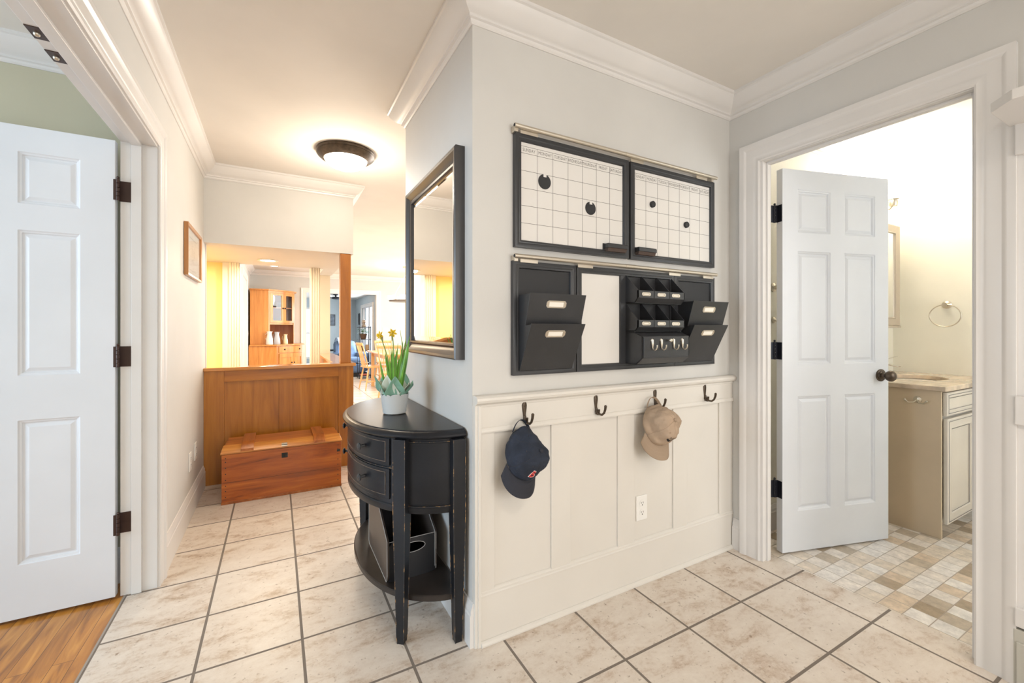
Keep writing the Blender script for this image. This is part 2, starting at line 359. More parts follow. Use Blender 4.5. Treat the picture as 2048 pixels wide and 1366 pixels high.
    def sweep(s, path, prof, closed=False):
        # path: 2D points, prof: closed outline of (offset to the left of the path, z)
        n = len(path); m = len(prof)
        def nrm(a, b):
            d = Vector((b[0]-a[0], b[1]-a[1])).normalized(); return Vector((-d.y, d.x))
        vs = []
        for i in range(n):
            if closed or 0 < i < n-1:
                n1 = nrm(path[i-1], path[i]); n2 = nrm(path[i], path[(i+1) % n]); b = (n1+n2); b = b/(b.length_squared/2) if b.length > 1e-6 else n1
            elif i == 0: b = nrm(path[0], path[1])
            else: b = nrm(path[-2], path[-1])
            for d, z in prof: vs.append((path[i][0]+b.x*d, path[i][1]+b.y*d, z))
        fs = []
        for i in range(n if closed else n-1):
            j = (i+1) % n
            for k in range(m): fs.append((i*m+k, i*m+(k+1) % m, j*m+(k+1) % m, j*m+k))
        if not closed: fs += [tuple(range(m-1, -1, -1)), tuple((n-1)*m+k for k in range(m))]
        return s.add(vs, fs)
    def frame(s, x0, z0, x1, z1, prof, y):
        # rectangular frame in the xz plane facing -y: prof = (inward offset, y depth toward viewer) closed outline
        m = len(prof); vs = []
        for cx_, cz_, sx, sz in ((x0, z0, 1, 1), (x1, z0, -1, 1), (x1, z1, -1, -1), (x0, z1, 1, -1)):
            for d, h in prof: vs.append((cx_+sx*d, y-h, cz_+sz*d))
        return s.add(vs, [(i*m+k, i*m+(k+1) % m, ((i+1) % 4)*m+(k+1) % m, ((i+1) % 4)*m+k) for i in range(4) for k in range(m)])
    def xform(s, M, start=0):
        s.v[start:] = [tuple(M @ Vector(p)) for p in s.v[start:]]; return s

def build(name, mb, mat, parent=None, bevel=0, smooth=0, solid=0, sub=0, loc=None, rot=None):
    me = bpy.data.meshes.new(name); me.from_pydata(mb.v, [], mb.f)
    bm = bmesh.new(); bm.from_mesh(me); bmesh.ops.remove_doubles(bm, verts=bm.verts, dist=1e-5)
    bmesh.ops.dissolve_degenerate(bm, edges=bm.edges, dist=1e-6)
    bmesh.ops.recalc_face_normals(bm, faces=bm.faces); bm.to_mesh(me); bm.free()
    me.materials.append(mat); o = bpy.data.objects.new(name, me); COL.objects.link(o)
    if smooth:
        me.shade_smooth(); me.set_sharp_from_angle(angle=R(smooth))
    if solid:
        q = o.modifiers.new('solid', 'SOLIDIFY'); q.thickness = solid; q.offset = 0
    if sub:
        q = o.modifiers.new('sub', 'SUBSURF'); q.levels = sub; q.render_levels = sub
    if bevel:
        q = o.modifiers.new('bevel', 'BEVEL'); q.width = bevel; q.segments = 2; q.limit_method = 'ANGLE'; q.angle_limit = R(40)
    if parent: o.parent = parent
    if loc: o.location = loc
    if rot: o.rotation_euler = rot
    return o
def thing(name, label, cat, loc=(0, 0, 0), rz=0, group=None, rot=None):
    o = bpy.data.objects.new(name, None); COL.objects.link(o); o.location = loc; o.rotation_euler = rot or (0, 0, rz)
    o.empty_display_size = .05
    return tag(o, label, cat, group)
def tag(o, label, cat, group=None):
    o['label'] = label; o['category'] = cat
    if group: o['group'] = group
    return o
def struct(name, mb, mat, **k):
    o = build(name, mb, mat, **k); o['kind'] = 'structure'; return o
def sempty(name, loc=(0, 0, 0), rz=0):
    o = bpy.data.objects.new(name, None); COL.objects.link(o); o.location = loc; o.rotation_euler = (0, 0, rz); o['kind'] = 'structure'; return o
def dup(root, loc=None, rz=None, label=None, group=None):
    r = root.copy(); COL.objects.link(r)
    if loc is not None: r.location = loc
    if rz is not None: r.rotation_euler = (0, 0, rz)
    if label: r['label'] = label
    if group: r['group'] = group
    for ch in list(root.children):
        c = ch.copy(); COL.objects.link(c); c.parent = r
        for g in list(ch.children):
            d = g.copy(); COL.objects.link(d); d.parent = c
    return r
def text_mb(s, size, sx=1.0, spacing=1.0):
    # word as flat outline mesh in the xz plane, centred at the origin
    cu = bpy.data.curves.new('word', 'FONT'); cu.body = s; cu.size = size; cu.align_x = 'CENTER'; cu.align_y = 'CENTER'; cu.resolution_u = 2; cu.space_character = spacing
    o = bpy.data.objects.new('word', cu); COL.objects.link(o)
    bpy.context.view_layer.update()
    me = o.evaluated_get(bpy.context.evaluated_depsgraph_get()).to_mesh()
    mb = MB(); mb.add([(v.co.x*sx, 0, v.co.y) for v in me.vertices], [tuple(p.vertices) for p in me.polygons])
    bpy.data.objects.remove(o); bpy.data.curves.remove(cu)
    return mb

# ------------------------------------------------------------------ the shell
fl = MB()
fl.box(-.585, -2.6, -.05, 2.262, 2.40, 0); fl.box(-.585, 2.40, -.05, 5.0, 4.0, 0); fl.box(-2.4, 4.0, -.05, 5.0, 13.5, 0)
struct('floor', fl, M_tile)
struct('floor', MB().box(-4, -.9, -.05, -.592, 2.63, -.001), M_plank)
struct('trim_1', MB().box(-.592, 1.02, -.05, -.585, 2.487, .001), paint('threshold_grey', (.33, .29, .25), .5))
struct('floor', MB().box(2.262, -.9, -.05, 4.2, 1.5, 0), M_mosaic)
struct('ceiling', MB().box(-4.1, -2.7, 2.42, 5.1, 10.5, 2.47), M_ceil)
struct('ceiling', MB().box(-1.5, 10.47, 2.06, 2.2, 13.5, 2.11), M_ceil)

ZH = 2.47
wl = MB(); wl.box(-.60, -2.6, 0, -.48, .992, ZH); wl.box(-.60, .992, 2.03, -.48, 2.505, ZH); wl.box(-.60, 2.505, 0, -.48, 4.02, ZH)
struct('wall_left', wl, M_wall)
ws = MB(); ws.box(-4, 2.63, 0, -.60, 2.73, ZH); ws.box(-4, -1, 0, -.6, -.9, ZH)
ws.box(-4.1, -1, 0, -4, -.7, ZH); ws.box(-4.1, 2.6, 0, -4, 2.73, ZH); ws.box(-4.1, -.7, 0, -4, 2.6, .5); ws.box(-4.1, -.7, 2.25, -4, 2.6, ZH)
struct('wall_study', ws, M_sage)
struct('wall_center', MB().box(.639, 1.462, 0, 2.164, 2.40, ZH), M_wall)
wr = MB(); wr.box(2.164, -2.6, 0, 2.228, .512, ZH); wr.box(2.164, 1.295, 0, 2.228, 1.462, ZH); wr.box(2.164, .512, 2.052, 2.228, 1.295, ZH)
struct('wall_right', wr, M_wall)
wb = MB(); wb.box(-.6, -2.7, 0, -.2, -2.6, ZH); wb.box(2.1, -2.7, 0, 2.28, -2.6, ZH); wb.box(-.2, -2.7, 0, 2.1, -2.6, .35); wb.box(-.2, -2.7, 2.2, 2.1, -2.6, ZH)
struct('wall_back', wb, M_wall)
bn = MB(); bn.box(2.164, 1.462, 0, 4.28, 1.56, ZH); struct('wall_bath_north', bn, M_bath)
struct('wall_bath_east', MB().box(4.18, -.95, 0, 4.28, 1.462, ZH), M_bath)
struct('wall_bath_south', MB().box(2.20, -1.0, 0, 4.28, -.9, ZH), M_bath)
dw = MB(); dw.box(2.164, 2.30, 0, 5, 2.40, ZH); dw.box(5, 2.3, 0, 5.1, 4.6, ZH); dw.box(5, 9.4, 0, 5.1, 10.47, ZH); dw.box(5, 4.6, 0, 5.1, 9.4, .45); dw.box(5, 4.6, 2.3, 5.1, 9.4, ZH)
struct('wall_dining_right', dw, M_dwall)
fw = MB(); fw.box(-.6, 10.35, 0, .575, 10.47, ZH); fw.box(2.05, 10.35, 0, 5.1, 10.47, ZH); fw.box(.575, 10.35, 2.0, 2.05, 10.47, ZH)
struct('wall_dining_far', fw, M_dwall)
struct('wall_dining_left', MB().box(-.60, 5.15, 0, -.48, 10.35, ZH), M_dwall)
# kitchen beyond the half wall
kw = MB(); kw.box(-2.4, 5.05, 0, -.46, 5.15, 1.835); kw.box(-2.5, 4.0, 0, -2.4, 5.15, ZH); kw.box(-2.4, 3.92, 0, -.60, 4.02, ZH)
struct('wall_kitchen', kw, M_yellow)
so = MB(); so.prism([(-.48, 3.92), (.585, 3.92), (.585, 5.64), (.445, 5.64), (.445, 5.05), (-.48, 5.05)], 'z', 1.835, ZH); so.box(-2.4, 4.02, 1.835, -.48, 5.15, ZH)
struct('wall_soffit', so, M_wall)
struct('wall_pier', MB().box(.455, 5.62, 0, .572, 5.74, ZH), M_cream)
# blue sitting room
bw = MB(); bw.box(-1.5, 13.3, 0, .55, 13.4, 2.1); bw.box(.98, 13.3, 0, 2.1, 13.4, 2.1); bw.box(.55, 13.3, 0, .98, 13.4, .35); bw.box(.55, 13.3, 1.80, .98, 13.4, 2.1)
bw.box(2.05, 12.2, 0, 2.15, 13.4, 2.1); bw.box(2.05, 10.47, 0, 2.15, 10.72, 2.1); bw.box(2.05, 10.72, 1.80, 2.15, 12.2, 2.1); bw.box(-1.6, 10.47, 0, -1.5, 13.4, 2.1)
struct('wall_blue_room', bw, M_blue)

def window(name, M4, u0, u1, z0, z1, nu=1, nz=1, fw_=.05):
    # M4 maps local (u, depth, z) to the world
    o = struct(name, MB().frame(u0, z0, u1, z1, [(0, -.02), (fw_, -.02), (fw_, .03), (0, .03)], 0).xform(M4), M_trim)
    mu = MB()
    for i in range(1, nu): u = u0+(u1-u0)*i/nu; mu.box(u-.02, -.01, z0, u+.02, .015, z1)
    for i in range(1, nz): z = z0+(z1-z0)*i/nz; mu.box(u0, -.012, z-.02, u1, .017, z+.02)
    if mu.v: build('mullion', mu.xform(M4), M_trim, o)
    build('pane', MB().box(u0+fw_*.5, .0, z0+fw_*.5, u1-fw_*.5, .004, z1-fw_*.5).xform(M4), M_glass, o)
def MT(org, ux, dy):
    m = Matrix.Identity(4); m.col[0] = (*ux, 0); m.col[1] = (*dy, 0); m.col[2] = (0, 0, 1, 0); m.col[3] = (*org, 1); return m
window('window_1', MT((-4.05, 0, 0), (0, 1, 0), (-1, 0, 0)), -.7, 2.6, .5, 2.25, 3, 2)
window('window_2', MT((0, -2.65, 0), (1, 0, 0), (0, -1, 0)), -.2, 2.1, .35, 2.2, 3, 2)
window('window_3', MT((5.05, 0, 0), (0, 1, 0), (1, 0, 0)), 4.6, 9.4, .45, 2.3, 4, 1)
window('window_4', MT((0, 13.35, 0), (1, 0, 0), (0, 1, 0)), .55, .98, .35, 1.80, 1, 2)
window('window_5', MT((2.10, 0, 0), (0, 1, 0), (1, 0, 0)), 10.72, 12.2, 0, 1.80, 2, 1)

CROWN = [(-.002, 2.425), (.085, 2.425), (.085, 2.407), (.078, 2.403), (.073, 2.392), (.062, 2.378), (.046, 2.360), (.034, 2.350), (.024, 2.346), (.020, 2.342), (.020, 2.334), (.012, 2.331), (.010, 2.322), (.004, 2.316), (-.002, 2.316)]
def crown(name, path, mat=M_trim): return struct(name, MB().sweep(path, CROWN), mat, smooth=25)
crown('trim_2', [(2.164, -2.6), (2.164, 1.462), (.639, 1.462), (.639, 2.40), (5, 2.40)])
crown('trim_3', [(.585, 5.6), (.585, 3.92), (-.48, 3.92), (-.48, -2.6)])
crown('trim_4', [(5, 10.35), (-.48, 10.35), (-.48, 5.15)])
crown('trim_5', [(-.60, 2.63), (-4, 2.63), (-4, -.9)])
crown('trim_6', [(4.18, -.85), (4.18, 1.462), (2.23, 1.462)])
BASE = [(-.002, 0), (.015, 0), (.015, .118), (.012, .124), (.012, .138), (.006, .152), (.004, .162), (-.002, .164)]
def base(name, path, h=1.0): return struct(name, MB().sweep(path, [(d, z*h) for d, z in BASE]), M_trim, smooth=25)
base('baseboard_left', [(-.48, 3.90), (-.48, 2.585)])
base('baseboard_left', [(-.48, .92), (-.48, -2.6)])
base('baseboard_center', [(.639, 1.450), (.639, 2.40), (5, 2.40)])
base('baseboard_right', [(2.164, 1.397), (2.164, 1.437)])
base('baseboard_bath', [(4.18, 1.462), (2.235, 1.462)], .9)
base('baseboard_study', [(-.60, 2.63), (-4, 2.63)])
base('baseboard_dining', [(5, 10.35), (2.14, 10.35)])
base('baseboard_dining', [(.48, 10.35), (-.48, 10.35), (-.48, 9.4)])
base('baseboard_blue_room', [(2.05, 12.28), (2.05, 13.3), (-1.5, 13.3)])

CAS = [(0, -.001), (0, .011), (.006, .015), (.014, .012), (.024, .012), (.030, .015), (.060, .016), (.066, .020), (.072, .023), (.090, .023), (.090, -.001)]
def casing(name, u0, u1, zt, f, sc_=1.0, mat=None, closed=False):
    prof = [(d*sc_, h) for d, h in CAS]
    path = [(u0, 0), (u0, zt), (u1, zt), (u1, 0)]
    m = MB().sweep(path, prof); m.v = [f(*p) for p in m.v]
    return struct(name, m, mat or M_trim, smooth=25)
casing('trim_7', 1.005, 2.492, 2.020, lambda u, z, h: (-.48+h, u, z))
c_r = casing('trim_8', .528, 1.290, 2.035, lambda u, z, h: (2.164-h, u, z), 1.12)
casing('trim_9', .565, 2.06, 1.99, lambda u, z, h: (u, 10.35-h, z), 1.1)
casing('trim_10', 10.72, 12.2, 1.75, lambda u, z, h: (2.05-h, u, z), 1.0)
casing('trim_11', 7.9, 9.1, 2.06, lambda u, z, h: (-.48+h, u, z), 1.0)
struct('door_3', MB().box(-.52, 7.9, 0, -.478, 9.1, 2.05), M_trim)
# jambs with stops
j = MB(); j.box(-.605, 2.487, 0, -.476, 2.505, 2.03); j.box(-.605, .992, 0, -.476, 1.010, 2.03); j.box(-.605, 1.010, 2.012, -.476, 2.487, 2.03)
j.box(-.566, 2.476, 0, -.530, 2.4875, 2.012); j.box(-.566, 1.0095, 0, -.530, 1.021, 2.012); j.box(-.566, 1.021, 2.000, -.530, 2.476, 2.0125)
jl = struct('trim_12', j, M_trim, bevel=.0015)
for yy in (1.69, 1.81):
    cp = MB(); cp.box(-.604, yy-.032, 2.0095, -.570, yy+.032, 2.0125); p = build('catch_plate', cp, M_hinge, jl, bevel=.001)
    build('catch_ball', MB().ball((-.588, yy, 2.0085), .008), M_rod, p, smooth=60)
j = MB(); j.box(2.160, 1.277, 0, 2.231, 1.295, 2.05); j.box(2.160, .512, 0, 2.231, .530, 2.05); j.box(2.160, .530, 2.032, 2.231, 1.277, 2.05)
j.box(2.188, 1.268, 0, 2.214, 1.2775, 2.032); j.box(2.188, .5295, 0, 2.214, .541, 2.032); j.box(2.188, .541, 2.020, 2.214, 1.268, 2.0325)
struct('trim_13', j, M_trim, bevel=.0015)
# fluted casings in the opening between kitchen and dining room
def flutes(name, x0, x1, y0, y1, mat):
    m = MB(); n = 4; pts = [(x0, y1)]
    wv = (x1-x0)/n
    for i in range(n):
        a = x0+i*wv
        pts += [(a, y0), (a+wv*.62, y0), (a+wv*.68, y0+.008), (a+wv*.94, y0+.008)]
    pts += [(x1, y0+.0), (x1, y1)]
    m.prism(pts, 'z', 0, 1.835); return struct(name, m, mat)
flutes('trim_14', -.405, -.318, 4.985, 5.15, M_cream)
flutes('trim_15', .316, .408, 4.985, 5.15, M_cream)
struct('trim_16', MB().box(-.462, 5.0, 0, -.405, 5.15, 1.835), M_trim)
struct('trim_17', MB().box(-.61, 4.02, 0, -.475, 4.04, 1.835), M_trim)

# wainscot below the organisers
wn = MB(); X0, X1 = .652, 2.163
wn.box(X0, 1.452, 0, X1, 1.4625, .90)
for a, b in ((.664, .722), (.982, 1.080), (1.341, 1.441), (1.700, 1.802), (2.052, X1)): wn.box(a, 1.444, .20, b, 1.4525, .795)
wn.box(.664, 1.444, .80, X1, 1.4525, .892)
wn.sweep([(X1, 1.4445), (.664, 1.4445)], [(0, .792), (.008, .792), (.009, .798), (.006, .806), (.003, .812), (0, .812)])
wn.box(.664, 1.442, 0, X1, 1.4525, .188)
wn.sweep([(X1, 1.4525), (.664, 1.4525)], [(0, .182), (.014, .182), (.014, .186), (.011, .190), (.011, .197), (.006, .203), (.002, .206), (0, .206)])
wn.sweep([(X1, 1.4425), (.664, 1.4425)], [(0, 0), (.013, 0), (.013, .006), (.010, .014), (.003, .019), (0, .019)])
wn.box(.640, 1.440, 0, .652, 1.4625, .895); wn.box(.652, 1.436, 0, .664, 1.4525, .895)
wt = struct('trim_18', wn, M_wains, bevel=.0012)
cr = MB(); cr.sweep([(2.178, 1.462), (.641, 1.462)], [(0, .932), (.018, .934), (.032, .932), (.040, .925), (.042, .916), (.038, .907), (.028, .902), (.022, .898), (.020, .890), (.014, .886), (.011, .880), (0, .880)])
struct('trim_19', cr, M_wains, smooth=30)

# six-panel doors : u along the width, face at y = 0 looking to -y, thickness to +y
def panel_door(w_, h, t, cols, rows, z0=.0):
    m = MB(); xs = [0]+[v for c in cols for v in c]+[w_]; zs = [z0]+[v for r in rows for v in r]+[h]
    for i in range(len(xs)-1):
        for k in range(len(zs)-1):
            if not (i % 2 and k % 2):
                for y in (0, t): m.add([(xs[i], y, zs[k]), (xs[i+1], y, zs[k]), (xs[i+1], y, zs[k+1]), (xs[i], y, zs[k+1])], [(0, 1, 2, 3)])
    for i in range(len(xs)-1):
        for z in (z0, h): m.add([(xs[i], 0, z), (xs[i+1], 0, z), (xs[i+1], t, z), (xs[i], t, z)], [(0, 1, 2, 3)])
    for k in range(len(zs)-1):
        for x in (0, w_): m.add([(x, 0, zs[k]), (x, t, zs[k]), (x, t, zs[k+1]), (x, 0, zs[k+1])], [(0, 1, 2, 3)])
    for a, b in cols:
        for c, d in rows:
            for s, yy in ((1, 0), (-1, t)):
                # sloped moulding, then the field
                o = [(a, yy, c), (b, yy, c), (b, yy, d), (a, yy, d)]
                def ring(e, q): return [(a+e, yy+s*q, c+e), (b-e, yy+s*q, c+e), (b-e, yy+s*q, d-e), (a+e, yy+s*q, d-e)]
                rs = [ring(0, 0), ring(.004, .004), ring(.010, .006), ring(.013, .011), ring(.018, .011), ring(.030, .0055), ring(.032, .0050)]
                vs = [p for r_ in rs for p in r_]; fs = []
                for q in range(len(rs)-1):
                    for e in range(4): fs.append((q*4+e, q*4+(e+1) % 4, q*4+4+(e+1) % 4, q*4+4+e))
                fs.append(tuple(len(vs)-4+e for e in range(4))); m.add(vs, fs)
    return m
def hinge(parent, x, z, y, leafs, mat, pinned=True):
    m = MB()
    for a, b, yy in leafs:
        lo, hi = min(a, b), max(a, b)
        q = .012; pts = [(lo, z-.05), (hi, z-.05), (hi, z+.05), (lo, z+.05)]
        m.box(lo, yy-.0015, z-.045, hi, yy+.0015, z+.045)
    for k in range(5): m.cyl((x, y, z-.046+k*.0188), (x, y, z-.046+k*.0188+.017), .0062, n=10)
    m.ball((x, y, z+.052), .006, 8, 6)
    return build('hinge', m, mat, parent, bevel=.001)

# left double-door leaf : opened square to the wall
d1 = struct('door_1', panel_door(.72, 2.005, .035, [(.112, .297), (.427, .610)], [(.228, .812), (.992, 1.583), (1.690, 1.900)], .012).xform(Matrix.Rotation(0, 4, 'Z')), M_door)
# mirror so that its width runs to -x from the hinge
for v in d1.data.vertices: v.co.x = -v.co.x
d1.data.flip_normals(); d1.location = (-.616, 2.465, 0)
q = d1.modifiers.new('b', 'BEVEL'); q.width = .002; q.segments = 2; q.angle_limit = R(50); q.limit_method = 'ANGLE'
for z in (1.79, 1.06, .325): 
    h_ = hinge(d1, .010, z, -.004, [(-.006, .008, -.0025), (.008, .052, .0205)], M_hinge)
# bathroom door
d2 = struct('door_2', panel_door(.712, 2.022, .038, [(.096, .311), (.404, .617)], [(.223, .826), (.995, 1.593), (1.692, 1.919)], .010), M_door, bevel=.002)
d2.location = (2.312, 1.264, 0); d2.rotation_euler = (0, 0, math.atan2(-.275, .961))
for z in (1.79, 1.067, .338): hinge(d2, -.014, z, .036, [(-.072, -.012, .036), (-.012, .001, .030)], M_hingeb)
for z in (1.79, 1.067, .338):
    build('hinge_leaf', MB().box(-.0025, .003, z-.045, .0005, .036, z+.045), M_hingeb, d2, bevel=.001)
kn = MB(); kn.lathe([(.001, 0), (.034, 0), (.034, .004), (.030, .007), (.026, .008), (.024, .012), (.014, .016), (.011, .020), (.011, .030), (.016, .034), (.026, .040), (.030, .050), (.029, .060), (.022, .068), (.010, .072), (.001, .073)], (.655, 0, .925), 28, (0, -1, 0))
build('door_knob', kn, M_bronze, d2, smooth=40)

# ------------------------------------------------------------------ half wall of cherry panelling
hw = thing('half_wall', 'orange cherry-panelled half wall with a flat cap behind the old pine chest', 'half wall', (.06, 3.92, 0))
L0 = -.539; RX = .527   # local x of its ends
m = MB(); m.box(L0, .012, 0, RX, .11, .86); m.box(.385, .11, 0, RX-.01, 1.70, .86); build('core', m, M_pine, hw)
m = MB(); m.box(L0, 0, 0, L0+.128, .02, .862); build('stile', m, M_pine, hw, bevel=.001)
m = MB(); m.box(.405, 0, 0, RX, .02, .862); build('stile', m, M_pine, hw, bevel=.001)
m = MB(); m.box(-.042, .004, .10, .055, .02, .785); build('stile', m, M_pine, hw, bevel=.001)
m = MB(); m.box(L0+.128, .001, .785, .405, .02, .862); m.box(L0+.128, -.004, .778, .405, .012, .788); build('rail', m, M_pineh, hw, bevel=.0015)
m = MB(); m.box(L0+.128, .003, 0, .405, .02, .10); build('rail', m, M_pineh, hw)
m = MB(); m.prism([(-.54, -.018), (.545, -.018), (.545, 1.70), (.375, 1.70), (.375, .135), (-.54, .135)], 'z', .862, .888); build('cap', m, M_cap, hw, bevel=.004)
ps = tag(build('wooden_post', MB().box(.481, 3.925, .888, .567, 4.01, 1.8345), M_post, bevel=.003), 'square orange cherry post rising from the half wall cap to the soffit', 'post')

# ------------------------------------------------------------------ old pine chest
ch = thing('pine_chest', 'low reddish old pine chest with battened lid on the tile floor', 'chest', (.052, 3.64, 0))
m = MB(); m.box(-.375, -.20, .012, .375, -.182, .335); build('front_board', m, M_chest, ch, bevel=.0015)
m = MB(); m.box(-.375, -.182, .012, -.357, .20, .345); m.box(.357, -.182, .012, .375, .20, .345); m.box(-.357, .182, .012, .357, .20, .345); m.box(-.357, -.182, .012, .357, .182, .03); build('body', m, M_chest, ch)
m = MB(); m.box(-.378, -.203, 0, .378, .20, .016); build('plinth', m, M_batten, ch, bevel=.002)
m = MB(); m.box(-.380, -.2005, .1375, .380, -.1995, .139); 
ld = MB(); ld.hexa([(-.382, -.205, .337), (.382, -.205, .337), (.382, -.085, .352), (-.382, -.085, .352)], [(-.382, -.205, .347), (.382, -.205, .347), (.374, -.085, .374), (-.374, -.085, .374)])
lid = build('lid', ld, M_lid, ch, bevel=.002)
build('rear_board', MB().box(-.370, -.083, .345, .370, .06, .366), M_batten2, lid, bevel=.002)
build('rear_board', MB().box(-.368, .063, .345, .368, .20, .364), M_batten2, lid, bevel=.002)
for bx in (-.228, .228):
    m = MB(); m.prism([(-.203, .346), (-.195, .362), (-.085, .389), (.20, .384), (.20, .364), (-.203, .345)], 'x', bx-.038, bx+.038); build('batten', m, M_batten, lid, bevel=.003)
m = MB(); m.xbox((.036, .03, .003), Matrix.Translation((-.002, -.165, .358)) @ Matrix.Rotation(R(14), 4, 'X')); m.xbox((.036, .022, .003), Matrix.Translation((-.002, -.192, .351)) @ Matrix.Rotation(R(14), 4, 'X')); m.cyl((-.02, -.178, .357), (.016, -.178, .357), .004, n=8)
build('hasp', m, paint('steel_dark', (.22, .21, .20), .35, metal=.9), lid)
m = MB(); m.box(-.020, -.204, .268, .018, -.199, .302); m.box(-.003, -.208, .272, .003, -.203, .298); build('lock_plate', m, M_slot, ch, bevel=.001)
m = MB()
for sx in (-1, 1):
    for z in (.05, .09, .125, .165, .205, .245, .285, .31): m.cyl((sx*(.352+.012*((z*100) % 2 > 1)), -.199, z), (sx*(.352+.012*((z*100) % 2 > 1)), -.2012, z), .0035, n=8)
m.box(.345, -.2015, .262, .368, -.199, .279); m.box(-.376, -.2009, .1455, .376, -.1999, .1465)
build('nail', m, M_slot, ch)

# ------------------------------------------------------------------ framed picture, outlets, ceiling lamp
pf = thing('picture_frame', 'small framed pale drawing in thin orange wood on the left wall', 'picture', (-.478, 3.40, 1.505))
m = MB().frame(-.265, 0, .265, .315, [(0, 0), (.016, 0), (.016, .018), (.0, .022)], 0)
Mf = Matrix(((0, -1, 0, 0), (1, 0, 0, 0), (0, 0, 1, 0), (0, 0, 0, 1)))
build('frame', m.xform(Mf), M_picw, pf, bevel=.001)
build('mat_board', MB().box(-.25, -.008, .015, .25, -.004, .30).xform(Mf), M_paper, pf)
m = MB()
for i in range(26):
    z = .09+random.random()*.13; x = random.uniform(-.07, .07)*(1-abs(z-.15)*4); m.box(x-.03*random.random()-.004, -.0086, z, x+.03*random.random(), -.0081, z+.003)
m.box(-.13, -.0086, .245, .13, -.0081, .252); m.box(-.12, -.0086, .045, .12, -.0081, .048)
build('drawing', m.xform(Mf), paint('pale_drawing', (.60, .57, .52), .8), pf)
build('glazing', MB().box(-.25, -.012, .015, .25, -.0105, .30).xform(Mf), M_glass, pf)

def outlet(loc, rz, label, scale=1.0, kind='outlet'):
    t = thing('wall_outlet' if kind == 'outlet' else 'light_switch', label, 'outlet' if kind == 'outlet' else 'light switch', loc, rz)
    w_ = .035*scale
    build('cover_plate', MB().box(-w_, -.006, -.058, w_, 0, .058), M_plate, t, bevel=.003)
    if kind == 'outlet':
        for z in (-.0215, .0215):
            s = build('socket', MB().lathe([(.001, 0), (.0155, 0), (.0165, .002), (.001, .0021)], (0, -.0055, z), 20, (0, -1, 0)), M_plate, t)
            m = MB()
            for x in (-.006, .006): m.box(x-.001, -.0082, z-.001, x+.001, -.0074, z+.007)
            m.lathe([(.0, 0), (.0028, 0), (.0028, .0004), (.0, .0004)], (0, -.0076, z-.0075), 10, (0, -1, 0)); build('slot', m, M_slot, s)
    else:
        build('switch_lever', MB().box(-.012, -.010, -.02, .012, -.005, .02), M_plate, t, bevel=.002)
    return t
outlet((1.492, 1.4525, .348), 0, 'white duplex outlet on the cream wainscot below the khaki cap')
outlet((-.480, 3.335, .345), R(90), 'white wall outlet plate on left wall, nearer of two by the baseboard')
outlet((-.480, 3.535, .362), R(90), 'white wall outlet plate on left wall, one closer to the half wall')
outlet((2.275, 10.35, 1.165), 0, 'wide white switch plate on the far dining room wall', 1.8, 'switch')
outlet((-.48, 9.62, 1.10), R(90), 'white switch plate on shadowed wall beside the corner hutch', 1.0, 'switch')

cl = thing('ceiling_light', 'round bronze-rimmed flush ceiling light with lit white glass bowl', 'ceiling light', (.425, 3.17, 2.42))
build('rim', MB().lathe([(.19, 0), (.192, -.010), (.187, -.020), (.190, -.026), (.184, -.036), (.172, -.044), (.168, -.050), (.152, -.058), (.148, -.062), (.140, -.060), (.12, -.02)], n=48, cap=False), M_bronze, cl, smooth=35)
build('glass_bowl', MB().lathe([(.142, -.056), (.138, -.066), (.125, -.085), (.10, -.102), (.07, -.114), (.035, -.121), (.001, -.123)], n=48, cap=False), M_lampg, cl, smooth=60)
build('finial', MB().lathe([(.001, -.120), (.006, -.120), (.006, -.125), (.008, -.128), (.005, -.134), (.001, -.136)], n=16), M_nick, cl, smooth=40)
point('lamp_hall', (.425, 3.17, 2.19), 13, (1.0, .88, .72), .10)

def recessed(loc, label):
    t = thing('recessed_light', label, 'recessed light', loc)
    build('trim_ring', MB().lathe([(.062, -.001), (.088, -.001), (.089, -.005), (.084, -.008), (.062, -.004)], n=32, cap=False), M_plate, t, smooth=40)
    build('lens', MB().lathe([(.001, -.003), (.063, -.003), (.063, -.001), (.001, -.001)], n=32), M_recess, t)
    return t
recessed((-.072, 4.66, 1.835), 'lit recessed light in the low soffit over the half wall')
recessed((-.04, 9.55, 2.42), 'small recessed light in the dining ceiling above the corner hutch')
area('lamp_soffit', (-.072, 4.66, 1.815), (0, 0, 0), .10, .10, 13, WARM)

# ------------------------------------------------------------------ wall mirror
mi = thing('wall_mirror', 'tall mirror in a dark wooden frame hanging above the black console table', 'mirror', (.639, 1.895, 1.062))
Mm = Matrix(((0, 1, 0, 0), (-1, 0, 0, 0), (0, 0, 1, 0), (0, 0, 0, 1)))   # faces -x
m = MB().frame(-.360, 0, .360, .828, [(0, 0), (0, .038), (.006, .042), (.016, .040), (.028, .030), (.044, .024), (.052, .028), (.060, .026), (.064, .016), (.064, 0)], 0)
build('frame', m.xform(Mm), M_frame, mi, smooth=25)
m = MB(); a, b, c, d = -.297, .297, .063, .765; e = .022
m.add([(a, -.016, c), (b, -.016, c), (b, -.016, d), (a, -.016, d), (a+e, -.019, c+e), (b-e, -.019, c+e), (b-e, -.019, d-e), (a+e, -.019, d-e)], [(0, 1, 5, 4), (1, 2, 6, 5), (2, 3, 7, 6), (3, 0, 4, 7), (4, 5, 6, 7)])
build('mirror_glass', m.xform(Mm), M_mir, mi)

